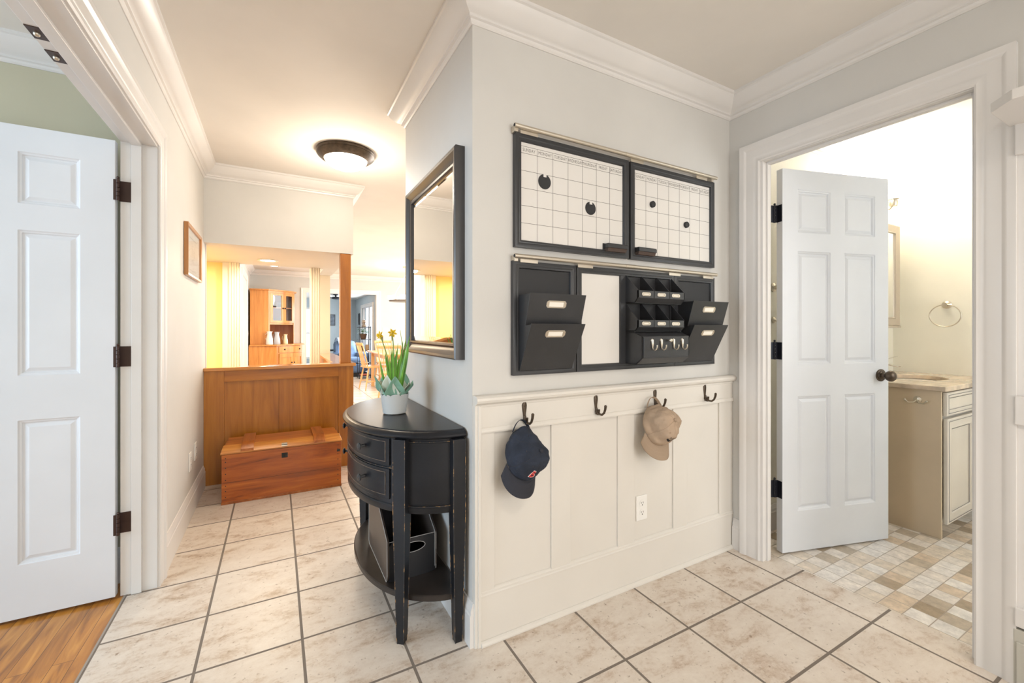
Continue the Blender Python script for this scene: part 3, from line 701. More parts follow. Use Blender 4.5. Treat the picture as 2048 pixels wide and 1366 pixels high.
# ------------------------------------------------------------------ half-moon console table
CX, CY = .632, 1.99
ct = thing('console_table', 'black distressed half-moon console table with two drawers and lower shelf', 'table', (CX, CY, 0))
def ell(t, a, b, n=2.15):
    c, s = math.cos(t), math.sin(t)
    return (-a*abs(c)**(2/n)*(1 if c >= 0 else -1), b*abs(s)**(2/n)*(1 if s >= 0 else -1))
def half(a, b, x_back=0.0, n=48): return [ell(-PI/2+PI*i/n, a, b) for i in range(n+1)]
def slab(mb, prof, a, b):   # prof: list of (inset, z), edge profile of a half-moon slab
    n = 48; rings = [[(x, y, z) for x, y in half(a-i, b-i)] for i, z in prof]
    vs = [p for r_ in rings for p in r_]; k = n+1
    fs = [(q*k+i, q*k+i+1, (q+1)*k+i+1, (q+1)*k+i) for q in range(len(prof)-1) for i in range(n)]
    fs += [tuple(range(k)), tuple((len(prof)-1)*k+i for i in range(k-1, -1, -1)), tuple([q*k for q in range(len(prof))]+[q*k+k-1 for q in range(len(prof)-1, -1, -1)])]
    return mb.add(vs, fs)
top = build('tabletop', slab(MB(), [(.030, .768), (.012, .768), (.004, .772), (0, .778), (0, .784), (.005, .791), (.012, .795), (.018, .7965), (.020, .800), (.030, .801)], .372, .487), M_console, ct, smooth=30)
build('apron', slab(MB(), [(0, .512), (0, .769)], .345, .462), M_console, ct, smooth=40)
build('base_rail', slab(MB(), [(.001, .486), (0, .488), (0, .508), (.003, .512), (.010, .513)], .350, .467), M_console, ct, smooth=30)
build('lower_shelf', slab(MB(), [(.004, .150), (0, .152), (0, .170), (.004, .173)], .322, .462), M_shelf, ct, smooth=30)
def band(mb, t0, t1, z0, z1, a, b, out, n=28):
    # raised curved slab following the ellipse
    ts = [t0+(t1-t0)*i/n for i in range(n+1)]
    I = [ell(t, a, b) for t in ts]; O = [ell(t, a+out, b+out) for t in ts]
    vs = [(x, y, z0) for x, y in I]+[(x, y, z0) for x, y in O]+[(x, y, z1) for x, y in I]+[(x, y, z1) for x, y in O]; k = n+1; fs = []
    for i in range(n): fs += [(i, i+1, k+i+1, k+i), (2*k+i, 3*k+i, 3*k+i+1, 2*k+i+1), (k+i, k+i+1, 3*k+i+1, 3*k+i), (i, 2*k+i, 2*k+i+1, i+1)]
    fs += [(0, k, 3*k, 2*k), (n, 2*k+n, 3*k+n, k+n)]
    return mb.add(vs, fs)
TF = R(50)
for zz0, zz1 in ((.658, .762), (.530, .645)):
    dr = build('drawer', band(MB(), -TF+.09, TF-.09, zz0, zz1, .343, .460, .008), M_console, ct, smooth=35, bevel=.0015)
    m = MB()
    t0, t1 = -TF+.14, TF-.14
    for z in (zz0+.014, zz1-.014): band(m, t0, t1, z, z+.0022, .349, .466, .0034)
    for t in (t0, t1): band(m, t-.004, t+.004, zz0+.014, zz1-.012, .349, .466, .0034, 2)
    build('bead', m, M_bead, dr)
    for kt in (-.42, .42):
        x, y = ell(kt, .349, .466); nx, ny = Vector((math.cos(kt)*-.466, math.sin(kt)*.349)).normalized()
        build('knob', MB().lathe([(.007, 0), (.006, .014), (.005, .018), (.011, .022), (.0145, .024), (.0145, .028), (.010, .029), (.009, .031), (.005, .0315), (.001, .033)], (x, y, (zz0+zz1)/2+.004), 20, (nx, ny, 0)), M_black, dr, smooth=35)
for sgn in (-1, 1):
    build('side_panel', band(MB(), sgn*(TF+.085) if sgn > 0 else -PI/2+.12, PI/2-.12 if sgn > 0 else sgn*(TF+.085), .520, .752, .343, .460, .005), M_console, ct, smooth=35, bevel=.001)
m = MB(); band(m, -PI/2+.10, -TF-.05, .5115, .5135, .345, .462, .0062); band(m, -PI/2+.10, -TF-.06, .755, .7565, .345, .462, .0052); band(m, -PI/2+.10, PI/2-.1, .7655, .7672, .345, .462, .004); band(m, -TF+.06, TF-.06, .650, .6518, .345, .462, .006)
build('edge_wear', m, M_worn, ct)
def leg(mb, x, y, rot, wt, wb_, dx=0, dy=0, ztop=.768):
    Rm = Matrix.Rotation(rot, 4, 'Z'); A = []
    for z, w_, ox, oy in ((0, wb_*.86, dx, dy), (.022, wb_, dx, dy), (.486, wt, 0, 0), (ztop, wt, 0, 0)):
        A.append([tuple(Vector((x+ox, y+oy, z))+Rm @ Vector((sx*w_/2, sy*w_/2, 0))) for sx, sy in ((-1, -1), (1, -1), (1, 1), (-1, 1))])
    for i in range(3): mb.hexa(A[i], A[i+1])
    return A
legs = [(-.218, -.382, R(47), 0, 0), (-.218, .382, R(-47), 0, 0), (-.032, -.475, 0, 0, 0), (-.032, .475, 0, 0, 0)]
for x, y, r_, dx, dy in legs:
    mb = MB(); A = leg(mb, x, y, r_, .048, .029); lg = build('leg', mb, M_console, ct, bevel=.0012)
    m = MB()
    for c in (0, 1, 3) if y < 0 else (0,):
        for i in range(3): m.tube([A[i][c], A[i+1][c]], .0013, 6)
    build('edge_wear', m, M_worn, lg)
# magazine holder
mh = thing('magazine_holder', 'black leather magazine holder with handle hole on the console lower shelf', 'magazine holder', (.485, 1.90, .173))
def sidepanel():
    # trapezoid side board in the yz plane: high at the back, low at the front
    return [(-.182, 0.012), (-.172, 0), (.182, 0), (.19, .012), (.19, .30), (.06, .30), (-.186, .165), (-.188, .03)]
for sx in (-1, 1):
    sp = build('side_board', MB().prism(sidepanel(), 'x', sx*.098-.004, sx*.098+.004), M_leather, mh, bevel=.001)
    pts = [(sx*.098-.0042, y, z) for y, z in sidepanel()]
    build('piping', MB().tube(pts, .0014, 6, closed=True), M_pipe, sp)
m = MB(); n = 28; zc, yc = .118, -.180
outer = [(-.094, 0.0), (.094, 0.0), (.094, .16), (-.094, .16)]
hole = [(.052*math.cos(2*PI*i/n), .122+.020*math.sin(2*PI*i/n)) for i in range(n)]
def holed(y0, y1):
    vs = []; fs = []
    ring = []
    for i in range(n):
        q = 2*PI*i/n; c, s = math.cos(q), math.sin(q); k = min(.094/abs(c) if abs(c) > 1e-6 else 9, (.16-.122 if s > 0 else .122)/abs(s) if abs(s) > 1e-6 else 9)
        ring.append((c*k, .122+s*k))
    for y in (y0, y1):
        vs += [(x, y, z) for x, z in ring]+[(x, y, z) for x, z in hole]
    for i in range(n):
        j_ = (i+1) % n
        fs += [(i, j_, n+j_, n+i), (2*n+i, 3*n+i, 3*n+j_, 2*n+j_), (n+i, n+j_, 3*n+j_, 3*n+i), (i, 2*n+i, 2*n+j_, j_)]
    return vs, fs
m.add(*holed(-.186, -.180)); fb = build('front_board', m, M_leatherb, mh)
build('piping', MB().tube([(x, -.1865, z) for x, z in hole], .0013, 6, closed=True).tube([(-.094, -.186, .161), (.094, -.186, .161)], .0013, 6).tube([(.0985, -.186, .010), (.0985, -.186, .161)], .0013, 6), M_pipe, fb)
build('back_board', MB().box(-.094, .182, 0, .094, .188, .30).box(-.094, -.18, 0, .094, .182, .005), M_leatherb, mh)

# ------------------------------------------------------------------ potted daffodils
fp = thing('flower_pot', 'grey scalloped flower pot of yellow daffodils wrapped in green tissue', 'flower pot', (.468, 1.945, .801))
n = 96; vs = []; prof = [(.046, .003), (.050, .006), (.0545, .04), (.0595, .078), (.062, .092)]
m = MB()
def potf(u, v):
    k = v*4; i = min(int(k), 3); f = k-i; r_ = prof[i][0]*(1-f)+prof[i+1][0]*f; z = prof[i][1]*(1-f)+prof[i+1][1]*f
    if v > .8: z -= .007*(v-.8)/.2*abs(math.sin(u*PI*9))**.6*-1+.007*(v-.8)/.2
    return (r_*math.cos(2*PI*u), r_*math.sin(2*PI*u), z)
build('pot', MB().surf(potf, 144, 20).lathe([(.001, .003), (.046, .003)], n=48, cap=False).lathe([(.001, .07), (.057, .07)], n=48, cap=False), M_pot, fp, smooth=40, solid=.0025)
build('saucer', MB().lathe([(.001, 0), (.046, 0), (.047, .003), (.001, .003)], n=36), M_nick, fp)
def tissue(seed, r0, flare, hi, pts, mat):
    rnd = random.Random(seed); ph = rnd.random()*6; amps = [rnd.uniform(.5, 1) for _ in range(pts)]
    def f(u, v):
        a = 2*PI*u; k = u*pts; i = int(k) % pts; fr = abs((k % 1)-.5)*2
        h = hi*(.42+.58*(1-fr)*amps[i]*1.25); z = .045+h*v
        r_ = r0+flare*v**2.4*(.72+.5*(1-fr)*amps[i])+.003*math.sin(a*11+ph+v*3)*v+.004*noise.noise(Vector((a*2, v*4, seed)))
        return (r_*math.cos(a+.1*v), r_*math.sin(a+.1*v), z)
    return build('tissue_wrap', MB().surf(f, 96, 14), mat, fp, smooth=35, solid=.0006)
tissue(3, .046, .040, .132, 5, M_tissue); tissue(9, .042, .030, .125, 4, M_tissue2)
def blade(mb, base_, tip, bend, w0, ph):
    B, T = Vector(base_), Vector(tip); sd = Vector((math.cos(ph), math.sin(ph), 0)); k = 12; vs = []
    for i in range(k+1):
        t = i/k; p = B.lerp(T, t)+Vector(bend)*math.sin(PI*t)*.5; w_ = w0*(1-.25*t)*(1 if t < .8 else max(.04, (1-t)/.2))
        nrm_ = Vector((-sd.y, sd.x, 0))*.0018
        vs += [p-sd*w_, p+nrm_, p+sd*w_, p-nrm_]
    fs = [(i*4+a, i*4+(a+1) % 4, i*4+4+(a+1) % 4, i*4+4+a) for i in range(k) for a in range(4)]; return mb.add(vs, fs)
rnd = random.Random(5)
tips = [(-.05, .02, .275), (-.035, -.01, .22), (-.02, .01, .30), (-.005, -.02, .30), (.01, .02, .315), (.02, 0, .26), (.035, -.01, .29), (.05, .01, .345), (.075, -.02, .355), (.06, .02, .31), (-.06, -.02, .24), (.0, .03, .28), (.03, .03, .33), (-.015, -.03, .26)]
rx, ry = math.cos(.5048), -math.sin(.5048)
for i, (a, b_, h) in enumerate(tips):
    tx, ty = a*rx+b_*.48, a*ry+b_*.87
    build('leaf', blade(MB(), (tx*.35+rnd.uniform(-.012, .012), ty*.35+rnd.uniform(-.012, .012), .065), (tx, ty, h), (rnd.uniform(-.012, .012), rnd.uniform(-.01, .01), 0), rnd.uniform(.0055, .0078), -.5048+rnd.uniform(-.5, .5)), M_leaf, fp, smooth=30)
def flower(pos, facing, stem0, bend):
    st = MB(); P0 = Vector(stem0); P1 = Vector(pos); st.tube([P0.lerp(P1, t)+Vector(bend)*math.sin(PI*t) for t in [i/8 for i in range(9)]], [.0026]*7+[.0022, .002], 7)
    s_ = build('stem', st, M_stem, fp, smooth=50)
    f = Vector(facing).normalized(); a = Vector((0, 0, 1)); u = (a-f*a.dot(f)).normalized(); w_ = f.cross(u); m = MB()
    for k in range(6):
        q = 2*PI*k/6+.3; d = u*math.cos(q)+w_*math.sin(q); e = f.cross(d)
        vs = [P1, P1+d*.012-e*.006+f*.002, P1+d*.023+f*.001, P1+d*.012+e*.006+f*.002, P1+d*.012-f*.002]
        m.add(vs, [(0, 1, 2, 3), (0, 3, 2, 4), (0, 4, 2, 1)])
    m.lathe([(.004, 0), (.0055, .006), (.006, .010), (.0085, .014), (.0078, .0145), (.004, .006)], P1, 12, f, cap=False)
    build('blossom', m, M_petal, fp)
    m = MB(); m.tube([P1-f*.004, P1-f*.012-Vector((0, 0, .006)), P1-f*.016-Vector((0, 0, .030))], [.0045, .004, .0015], 7); build('sheath', m, M_sheath, fp)
flower((-.060, .020, .352), (-.7, -.4, .05), (-.01, 0, .07), (.012, 0, .01))
flower((-.012, -.008, .362), (-.1, -1, .35), (.0, .0, .07), (.004, 0, 0))
m = MB(); m.tube([(.02, 0, .07), (.035, -.02, .26), (.022, -.012, .375)], [.0025, .0022, .001], 6); build('bud_stem', m, M_stem, fp)
m = MB(); m.tube([(.01, 0, .07), (.03, -.02, .28), (.052, -.03, .315), (.06, -.035, .325)], [.0022, .002, .0035, .001], 6); build('bud_stem', m, M_sheath, fp)

# ------------------------------------------------------------------ organisers on the wall (front faces at y = 1.44)
YF = 1.44; T = 1.4615-YF
def rod(z, label):
    t = thing('hanging_rod', label, 'rod', (1.40, 1.428, z), 0, 'nickel hanging rods')
    m = MB(); m.cyl((-.60, 0, 0), (.605, 0, 0), .0088, n=18)
    build('tube', m, M_rod, t, smooth=40)
    build('sleeve', MB().cyl((-.03, 0, 0), (.035, 0, 0), .0098, n=18), M_rod, t, smooth=40)
    build('end_hole', MB().cyl((-.6012, 0, 0), (-.5998, 0, 0), .006, n=16), M_slot, t)
    for x in (-.585, .585): build('bracket', MB().box(x-.012, .004, -.020, x+.004, .0335, .004), M_rod, t, bevel=.001)
    for x in ((-.53, .05, .50) if z > 1.6 else (-.53, -.25, .30, .55)): build('hanging_tab', MB().box(x-.04, .006, -.022, x+.04, .009, .002), M_rod, t)
    return t
rod(1.966, 'upper brushed nickel rod carrying the two whiteboard calendars')
rod(1.4635, 'lower brushed nickel rod carrying the black pocket organisers')
FP = [(0, 0), (0, .0215), (.004, .0225), (.014, .0225), (.018, .0205), (.021, .0215), (.027, .020), (.030, .013), (.031, 0)]
DAYS = ['SUNDAY', 'MONDAY', 'TUESDAY', 'WEDNESDAY', 'THURSDAY', 'FRIDAY', 'SATURDAY']
def calendar(x0, x1, label):
    t = thing('calendar_board', label, 'calendar', (x0, 1.4615, 1.502), 0, 'whiteboard calendars'); W, H = x1-x0, .446
    build('frame', MB().frame(0, 0, W, H, FP, 0), M_black, t, smooth=30)
    build('whiteboard', MB().box(.028, -.012, .028, W-.028, -.004, H-.028), M_board, t)
    a, b = .029, W-.029; z1 = H-.045; z2 = z1-.027; zb = .029; g = MB(); y0, y1 = -.0123, -.0119; lw = .0007
    for z in [z1, z2]+[z2-(z2-zb)*k/5 for k in range(1, 5)]: g.box(a, y0, z-lw, b, y1, z+lw)
    for k in range(1, 7): x = a+(b-a)*k/7; g.box(x-lw, y0, zb, x+lw, y1, z1)
    build('grid_lines', g, M_line, t)
    for k, d in enumerate(DAYS):
        tm = text_mb(d, .0185, .78 if len(d) < 9 else .66, 1.05); tm.v = [(x+a+(b-a)*(k+.5)/7, -.0122, z+(z1+z2)/2) for x, y, z in tm.v]; build('day_name', tm, M_line, t)
    return t
calendar(.811, 1.403, 'black-framed weekly grid whiteboard at upper left with two large black magnets')
calendar(1.415, 2.007, 'black-framed weekly grid whiteboard at upper right with two small black magnets')
def magnet(x, z, r, label):
    t = thing('round_magnet', label, 'magnet', (x, 1.4490, z), 0, 'black magnets on the calendars')
    if r > .02:
        build('disc', MB().lathe([(.001, 0), (r, 0), (r, .002), (r-.001, .003), (.001, .003)], n=40, ax=(0, -1, 0)), M_magnet, t, smooth=40)
        build('tab', MB().box(-.007, -.0045, r-.012, .007, -.002, r), M_board, t)
    else: build('disc', MB().lathe([(.001, 0), (r, 0), (r, .010), (r-.002, .012), (.001, .012)], n=32, ax=(0, -1, 0)), M_magnet, t, smooth=40)
magnet(.951, 1.778, .030, 'large flat black magnet disc in the Monday column of left calendar')
magnet(1.188, 1.703, .028, 'large flat black magnet disc in the Thursday column of left calendar')
magnet(1.559, 1.772, .015, 'small thick black magnet in the Monday column of right calendar')
magnet(1.795, 1.703, .015, 'small thick black magnet in the Thursday column of right calendar')
def eraser(x, label):
    t = thing('board_eraser', label, 'eraser', (x, 1.4490, 1.541), 0, 'erasers on the calendars')
    build('grip', MB().prism([(-.0005, .016), (-.030, .016), (-.034, .010), (-.034, -.004), (-.0005, -.004)], 'x', -.056, .056), M_black, t, bevel=.0015)
    build('felt_pad', MB().prism([(-.002, -.004), (-.030, -.004), (-.024, -.018), (-.002, -.018)], 'x', -.054, .054), paint('eraser_felt', (.08, .055, .045), .9, bump=.5, bscale=500), t)
    build('back_plate', MB().box(-.062, -.004, -.012, -.040, -.0005, .018), M_black, t)
eraser(1.318, 'black board eraser at bottom right corner of left calendar')
eraser(1.500, 'black board eraser at bottom left corner of right calendar')

def label_holder(parent, x, z, M, w_, h_):
    m = MB(); m.frame(-w_/2, -h_/2, w_/2, h_/2, [(0, 0), (0, .0018), (.0015, .003), (.0045, .003), (.006, .0015), (.006, 0)], 0)
    for s in (-1, 1):
        pts = [(s*w_/2, -h_*.42), (s*(w_/2+.004), -h_*.38), (s*(w_/2+.008), -h_*.12), (s*(w_/2+.006), 0), (s*(w_/2+.008), h_*.12), (s*(w_/2+.004), h_*.38), (s*w_/2, h_*.42)]
        m.prism(pts, 'y', -.0015, 0)
    TM = M @ Matrix.Translation((x, 0, z))
    h = build('label_holder', m.xform(TM), M_rod, parent, smooth=30)
    build('label_card', MB().box(-w_/2+.005, -.0012, -h_/2+.005, w_/2-.005, -.0004, h_/2-.005).xform(TM), M_card, h)
def pocket_unit(x0, label):
    t = thing('pocket_organizer', label, 'organizer', (x0, 1.4615, 1.0), 0, 'black pocket organisers'); W, H = .302, .448
    build('frame', MB().frame(0, 0, W, H, FP, 0), M_black, t, smooth=30)
    build('back_panel', MB().box(.028, -.012, .018, W-.028, -.003, H-.028), M_blackin, t)
    D = lambda y: y-1.4615      # world y to local
    side = [(D(1.450), .314), (D(1.345), .314), (D(1.380), .196), (D(1.345), .200), (D(1.436), .018), (D(1.450), .018)]
    for s, x in (('l', .026), ('r', W-.030)): build('side_panel', MB().prism(side, 'x', x, x+.004), M_black, t)
    up = build('upper_pocket', MB().prism([(D(1.3445), .316), (D(1.349), .316), (D(1.384), .196), (D(1.3795), .196)], 'x', .018, W-.022), M_black, t, bevel=.0008)
    lo = build('lower_pocket', MB().prism([(D(1.3445), .201), (D(1.349), .202), (D(1.439), .019), (D(1.4345), .019)], 'x', .024, W-.026), M_black, t, bevel=.0008)
    build('pocket_floor', MB().box(.028, D(1.385), .196, W-.028, D(1.448), .199), M_blackin, t)
    # label holders tilted with the pocket fronts
    a1 = math.atan2(1.3800-1.3445, .120); a2 = math.atan2(1.4345-1.3445, .182)
    label_holder(up, W/2-.008, 0, Matrix.Translation((0, D(1.3445)+(.316-.276)*math.tan(a1)-.0002, .276)) @ Matrix.Rotation(a1, 4, 'X'), .078, .030)
    label_holder(lo, W/2-.008, 0, Matrix.Translation((0, D(1.3445)+(.201-.163)*math.tan(a2)-.0002, .163)) @ Matrix.Rotation(a2, 4, 'X'), .078, .030)
    return t
pocket_unit(.802, 'black two-pocket wall file at lower left below the calendars')
pocket_unit(1.705, 'black two-pocket wall file at lower right beside the key cubbies')
mo = thing('memo_organizer', 'wide black organiser with blank whiteboard, six cubbies and a row of key hooks', 'organizer', (1.108, 1.4615, 1.0)); W, H = .596, .450
m = MB().frame(0, 0, W, H, FP, 0); m.box(.245, -.0215, .028, .277, -.002, H-.028); build('frame', m, M_black, mo, smooth=30)
build('whiteboard', MB().box(.028, -.012, .026, .248, -.004, H-.026), M_board, mo)
build('back_panel', MB().box(.275, -.012, .020, W-.022, -.003, H-.022), M_blackin, mo)
D = lambda y: y-1.4615
xa, xb = .276, .576
s1 = [(D(1.450), .425), (D(1.440), .425), (D(1.365), .352), (D(1.365), .320), (D(1.385), .298), (D(1.450), .298)]
s2 = [(D(1.450), .297), (D(1.440), .297), (D(1.365), .2215), (D(1.365), .190), (D(1.385), .172), (D(1.385), .167), (D(1.340), .149), (D(1.340), .053), (D(1.375), .026), (D(1.450), .026)]
cb = None
for nm_, poly in (('upper_cubby', s1), ('lower_cubby', s2)):
    m = MB(); m.prism(poly, 'x', xa, xa+.004); m.prism(poly, 'x', xb-.004, xb)
    for k in (1, 2): m.prism([(y, z) for y, z in (s1 if nm_[0] == 'u' else [(a, b) for a, b in s2[:5]]+[(D(1.450), .172)])], 'x', xa+(xb-xa)*k/3-.0015, xa+(xb-xa)*k/3+.0015)
    q = poly
    zt, zb_ = (q[2][1], q[3][1])
    m.prism([(D(1.365), zt), (D(1.369), zt), (D(1.369), zb_), (D(1.388), zb_-.022 if nm_[0] == 'u' else .172), (D(1.385), zb_-.022 if nm_[0] == 'u' else .172), (D(1.365), zb_)], 'x', xa, xb)
    zf = .298 if nm_[0] == 'u' else .172
    m.box(xa, D(1.385), zf-.001, xb, D(1.450), zf+.003)
    cb = build(nm_, m, M_black, mo)
    for k, x in enumerate((.326, .422, .516)): label_holder(cb, x, 0, Matrix.Translation((0, D(1.3650), (zt+zb_)/2+.0)), .040, .017)
m = MB(); m.prism([(D(1.340), .149), (D(1.385), .167), (D(1.45), .167), (D(1.45), .163), (D(1.385), .163), (D(1.344), .147), (D(1.344), .055), (D(1.378), .029), (D(1.45), .029), (D(1.45), .026), (D(1.375), .026), (D(1.340), .053)], 'x', xa, xb)
kb = build('key_box', m, M_black, mo, bevel=.0008)
build('hook_board', MB().box(xa+.008, D(1.3375), .057, xb-.006, D(1.341), .145), M_black, mo, bevel=.0006)
def khook(x):
    m = MB(); m.lathe([(.001, 0), (.0075, 0), (.008, .002), (.005, .0035), (.001, .004)], (x, D(1.3375), .131), 14, (0, -1, 0))
    y = D(1.3375)
    m.tube([(x, y-.002, .135), (x, y-.0035, .118), (x, y-.004, .100)], [.0075, .0065, .0035], 10, flat=1, up=(1, 0, 0))
    m.tube([(x, y-.003, .104), (x, y-.006, .094), (x, y-.016, .089), (x, y-.026, .094), (x, y-.030, .104), (x, y-.030, .112)], [.0028, .003, .003, .003, .0032, .0036], 8)
    return build('key_hook', m, M_nick, mo, smooth=50)
for x in (.331, .387, .466, .523): khook(x)
build('knob', MB().lathe([(.003, 0), (.003, .010), (.007, .013), (.0085, .017), (.007, .021), (.001, .022)], (.432, D(1.3375), .131), 16, (0, -1, 0)), M_nick, mo, smooth=40)

# ------------------------------------------------------------------ coat hooks
def coat_hook(x, label):
    t = thing('coat_hook', label, 'hook', (x, 1.4445, .852), 0, 'bronze coat hooks on the wainscot rail')
    m = MB(); pts = [(-.0005, .040), (.0, .0)]
    prof = [(.042, .0045), (.040, .009), (.030, .0115), (.018, .0105), (0, .0075), (-.018, .0055), (-.030, .0055)]
    vs = []; nn = 14
    for z, w_ in prof:
        for k in range(nn+1):
            q = PI*k/nn; vs.append((w_*math.cos(q), -.006*math.sin(q)**.8, z))
    fs = [(i*(nn+1)+k, i*(nn+1)+k+1, (i+1)*(nn+1)+k+1, (i+1)*(nn+1)+k) for i in range(len(prof)-1) for k in range(nn)]
    fs += [tuple(range(nn+1)), tuple((len(prof)-1)*(nn+1)+k for k in range(nn, -1, -1))]+[(i*(nn+1), (i+1)*(nn+1), (i+1)*(nn+1)+nn, i*(nn+1)+nn) for i in range(len(prof)-1)]
    m.add(vs, fs); m.ball((0, -.0065, .026), (.003, .0015, .003), 8, 6)
    build('back_plate', m, M_bronze, t, smooth=50)
    build('upper_hook', MB().tube([(0, -.004, -.012), (0, -.010, -.027), (0, -.024, -.036), (0, -.042, -.036), (0, -.055, -.026), (0, -.062, -.010), (0, -.064, .002)], [.0055, .0055, .005, .0048, .0048, .0052, .0058], 12).ball((0, -.064, .003), .0062, 10, 8), M_bronze, t, smooth=50)
    build('lower_hook', MB().tube([(0, -.004, -.020), (0, -.008, -.036), (0, -.016, -.038), (0, -.021, -.030), (0, -.022, -.016)], [.0055, .006, .005, .0048, .0055], 10), M_bronze, t, smooth=50)
    return t
coat_hook(.853, 'bronze double coat hook holding the navy cap')
coat_hook(1.213, 'empty bronze coat hook between the navy and khaki caps')
coat_hook(1.573, 'bronze double coat hook holding the khaki cap')
coat_hook(1.933, 'empty bronze coat hook nearest the bathroom doorway corner')

# ------------------------------------------------------------------ baseball caps
def cap(loc, fwd, up, mats, label, seed, squash=1.0):
    f = Vector(fwd).normalized(); u = Vector(up); u = (u-f*u.dot(f)).normalized(); s = u.cross(f)
    Mx = Matrix((( *f, 0), (*s, 0), (*u, 0), (0, 0, 0, 1))).transposed()
    t = thing('baseball_cap', label, 'cap', loc, rot=Mx.to_euler(), group='baseball caps on the hooks')
    A, B, Hc = .094, .078*squash, .118
    def cr_(az, el, off=0, wr=True):
        ce = max(math.cos(el), 0)**.78; se = max(math.sin(el), 0)**.92
        k = 1+.012*math.cos(6*az)**8*1.0*ce if False else 1
        p = Vector((A*ce*math.cos(az), B*ce*math.sin(az), Hc*se))
        if math.cos(az) < 0: p.z *= 1-.38*abs(math.cos(az))*ce; p.x *= 1.05; p.y *= 1-.32*abs(math.cos(az))**1.5
        if wr:
            nz = noise.noise(Vector((p.x*16, p.y*16, p.z*16+seed)))*.016+noise.noise(Vector((p.x*45, p.y*30, p.z*40+seed*2)))*.0055
            p += p.normalized()*nz*min(1, 3*math.sin(el+.1))
            sm = min(abs(((az-PI/6+PI*10) % (PI/3))-PI/6), 1); p += p.normalized()*(-.0022*math.exp(-((abs(((az+PI*12) % (PI/3))-PI/6)-PI/6)/.05)**2)*ce)
        return p+p.normalized()*off
    def el0(az):
        d = abs(((az-PI+PI) % (2*PI))-PI); h = .052*math.sqrt(max(0, 1-(d/.62)**2)); return math.asin(min(1, (h/Hc)))
    def fn(u_, v_):
        az = 2*PI*u_; e = el0(az); return cr_(az, e+(PI/2-e)*v_)
    build('crown', MB().surf(fn, 120, 36), mats[0], t, smooth=60, solid=.0018)
    build('button', MB().ball(tuple(cr_(0, PI/2-.001, .002)), (.0085, .0085, .006), 12, 8), mats[1], t, smooth=60)
    m = MB()
    for k in range(6):
        az = PI*k/3; m.tube([cr_(az, el0(az)+(PI/2-.02-el0(az))*i/30, .0006) for i in range(31)], .0013, 5)
    build('seam', m, mats[1], t, smooth=60)
    def bf(u_, v_):
        a = (-1+2*u_)*1.22; p0 = Vector((A*.98*math.cos(a), B*.98*math.sin(a))); q = a*1.15
        p1 = Vector((.050+.108*abs(math.cos(q))**.85, .083*squash*abs(math.sin(q))**.9*(1 if q > 0 else -1))); p = p0.lerp(p1, v_)
        return (p.x, p.y, .006-.030*(p.y/.08)**2*(.4+.6*v_)-.006*v_)
    br_ = build('brim', MB().surf(bf, 40, 12), mats[1], t, smooth=60, solid=.003)
    m = MB()
    for q in range(3):
        m.tube([Vector(bf(i/30, .25+.25*q))+Vector((0, 0, .0018)) for i in range(1, 30)], .0004, 4)
    build('stitching', m, mats[0], br_)
    # strap across the back opening, pulled up to the hook
    P = []
    for i in range(13):
        k = -1+2*i/12; az = PI+k*.60; b_ = Vector((A*1.02*math.cos(az), B*math.sin(az), .010)); P.append(b_+Vector((-.030*(1-k*k), 0, .004*(1-k*k))))
    build('strap', MB().tube(P, .0075, 8, flat=.16, up=(1, 0, 0)), mats[0], t, smooth=50)
    for az in (.52, -.52, 1.57, -1.57, 2.6, -2.6):
        m = MB(); p = cr_(az, .95, .0008); m.lathe([(.0012, 0), (.0034, 0), (.0034, .0008), (.0012, .0008)], p, 12, p.normalized(), cap=False); build('eyelet', m, mats[1], t)
    return t, cr_
def patch(t, cr_, text, size, sx, az0, el0_, mat, off, name, thick=.0012, sub=1):
    tm = text_mb(text, size, sx); o = len(tm.v)
    tm.v = [tuple(cr_(az0+x/.090, el0_+z/.105, off)) for x, y, z in tm.v]
    return build(name, tm, mat, t, solid=thick)
nc, cf = cap((.812, 1.395, .708), (-.12, -.34, -.93), (.14, -.90, .34), (M_navy, M_navy2), 'faded navy baseball cap with red letter B hanging from hook', 2.0, .96)
patch(nc, cf, 'B', .062, 1.05, -.10, .60, M_white, .0008, 'logo_outline', .0012)
patch(nc, cf, 'B', .053, 1.0, -.10, .60, M_red, .0018, 'logo_letter', .0012)
build('buckle', MB().frame(-.008, -.009, .008, .009, [(0, 0), (.002, 0), (.002, .002), (0, .002)], 0), M_leatherloop, nc, loc=(-.098, .030, .010), rot=(0, 0, R(70)))
build('strap_end', MB().box(-.045, -.008, -.001, .0, .008, .001), M_navy, nc, loc=(-.062, .064, .012), rot=(R(75), R(180), R(12)))
kc, kf = cap((1.524, 1.392, .742), (-.12, -.36, -.92), (.0, -.90, .38), (M_khaki, M_khaki2), 'khaki baseball cap with small dark embroidery hanging from hook', 7.0)
patch(kc, kf, 'OAN A', .018, 1.0, -.05, .74, M_blk, .0010, 'embroidered_word', .0010)
m = MB(); rr = random.Random(4)
for k in range(34):
    x = -.036+.072*k/33; h = .004+.010*abs(math.sin(k*1.7))*(1-.5*abs(x)/.036); zc_ = -.016+.010*(x/.036)**2
    m.add([kf(-.05+xx/.09, .70+zz/.105, .0014) for xx, zz in ((x-.0016, zc_-h*.35), (x+.0016, zc_-h*.35), (x+.0018, zc_+h*.6), (x-.0012, zc_+h*.7))], [(0, 1, 2, 3)])
build('embroidery', m, M_blk, kc, solid=.001)

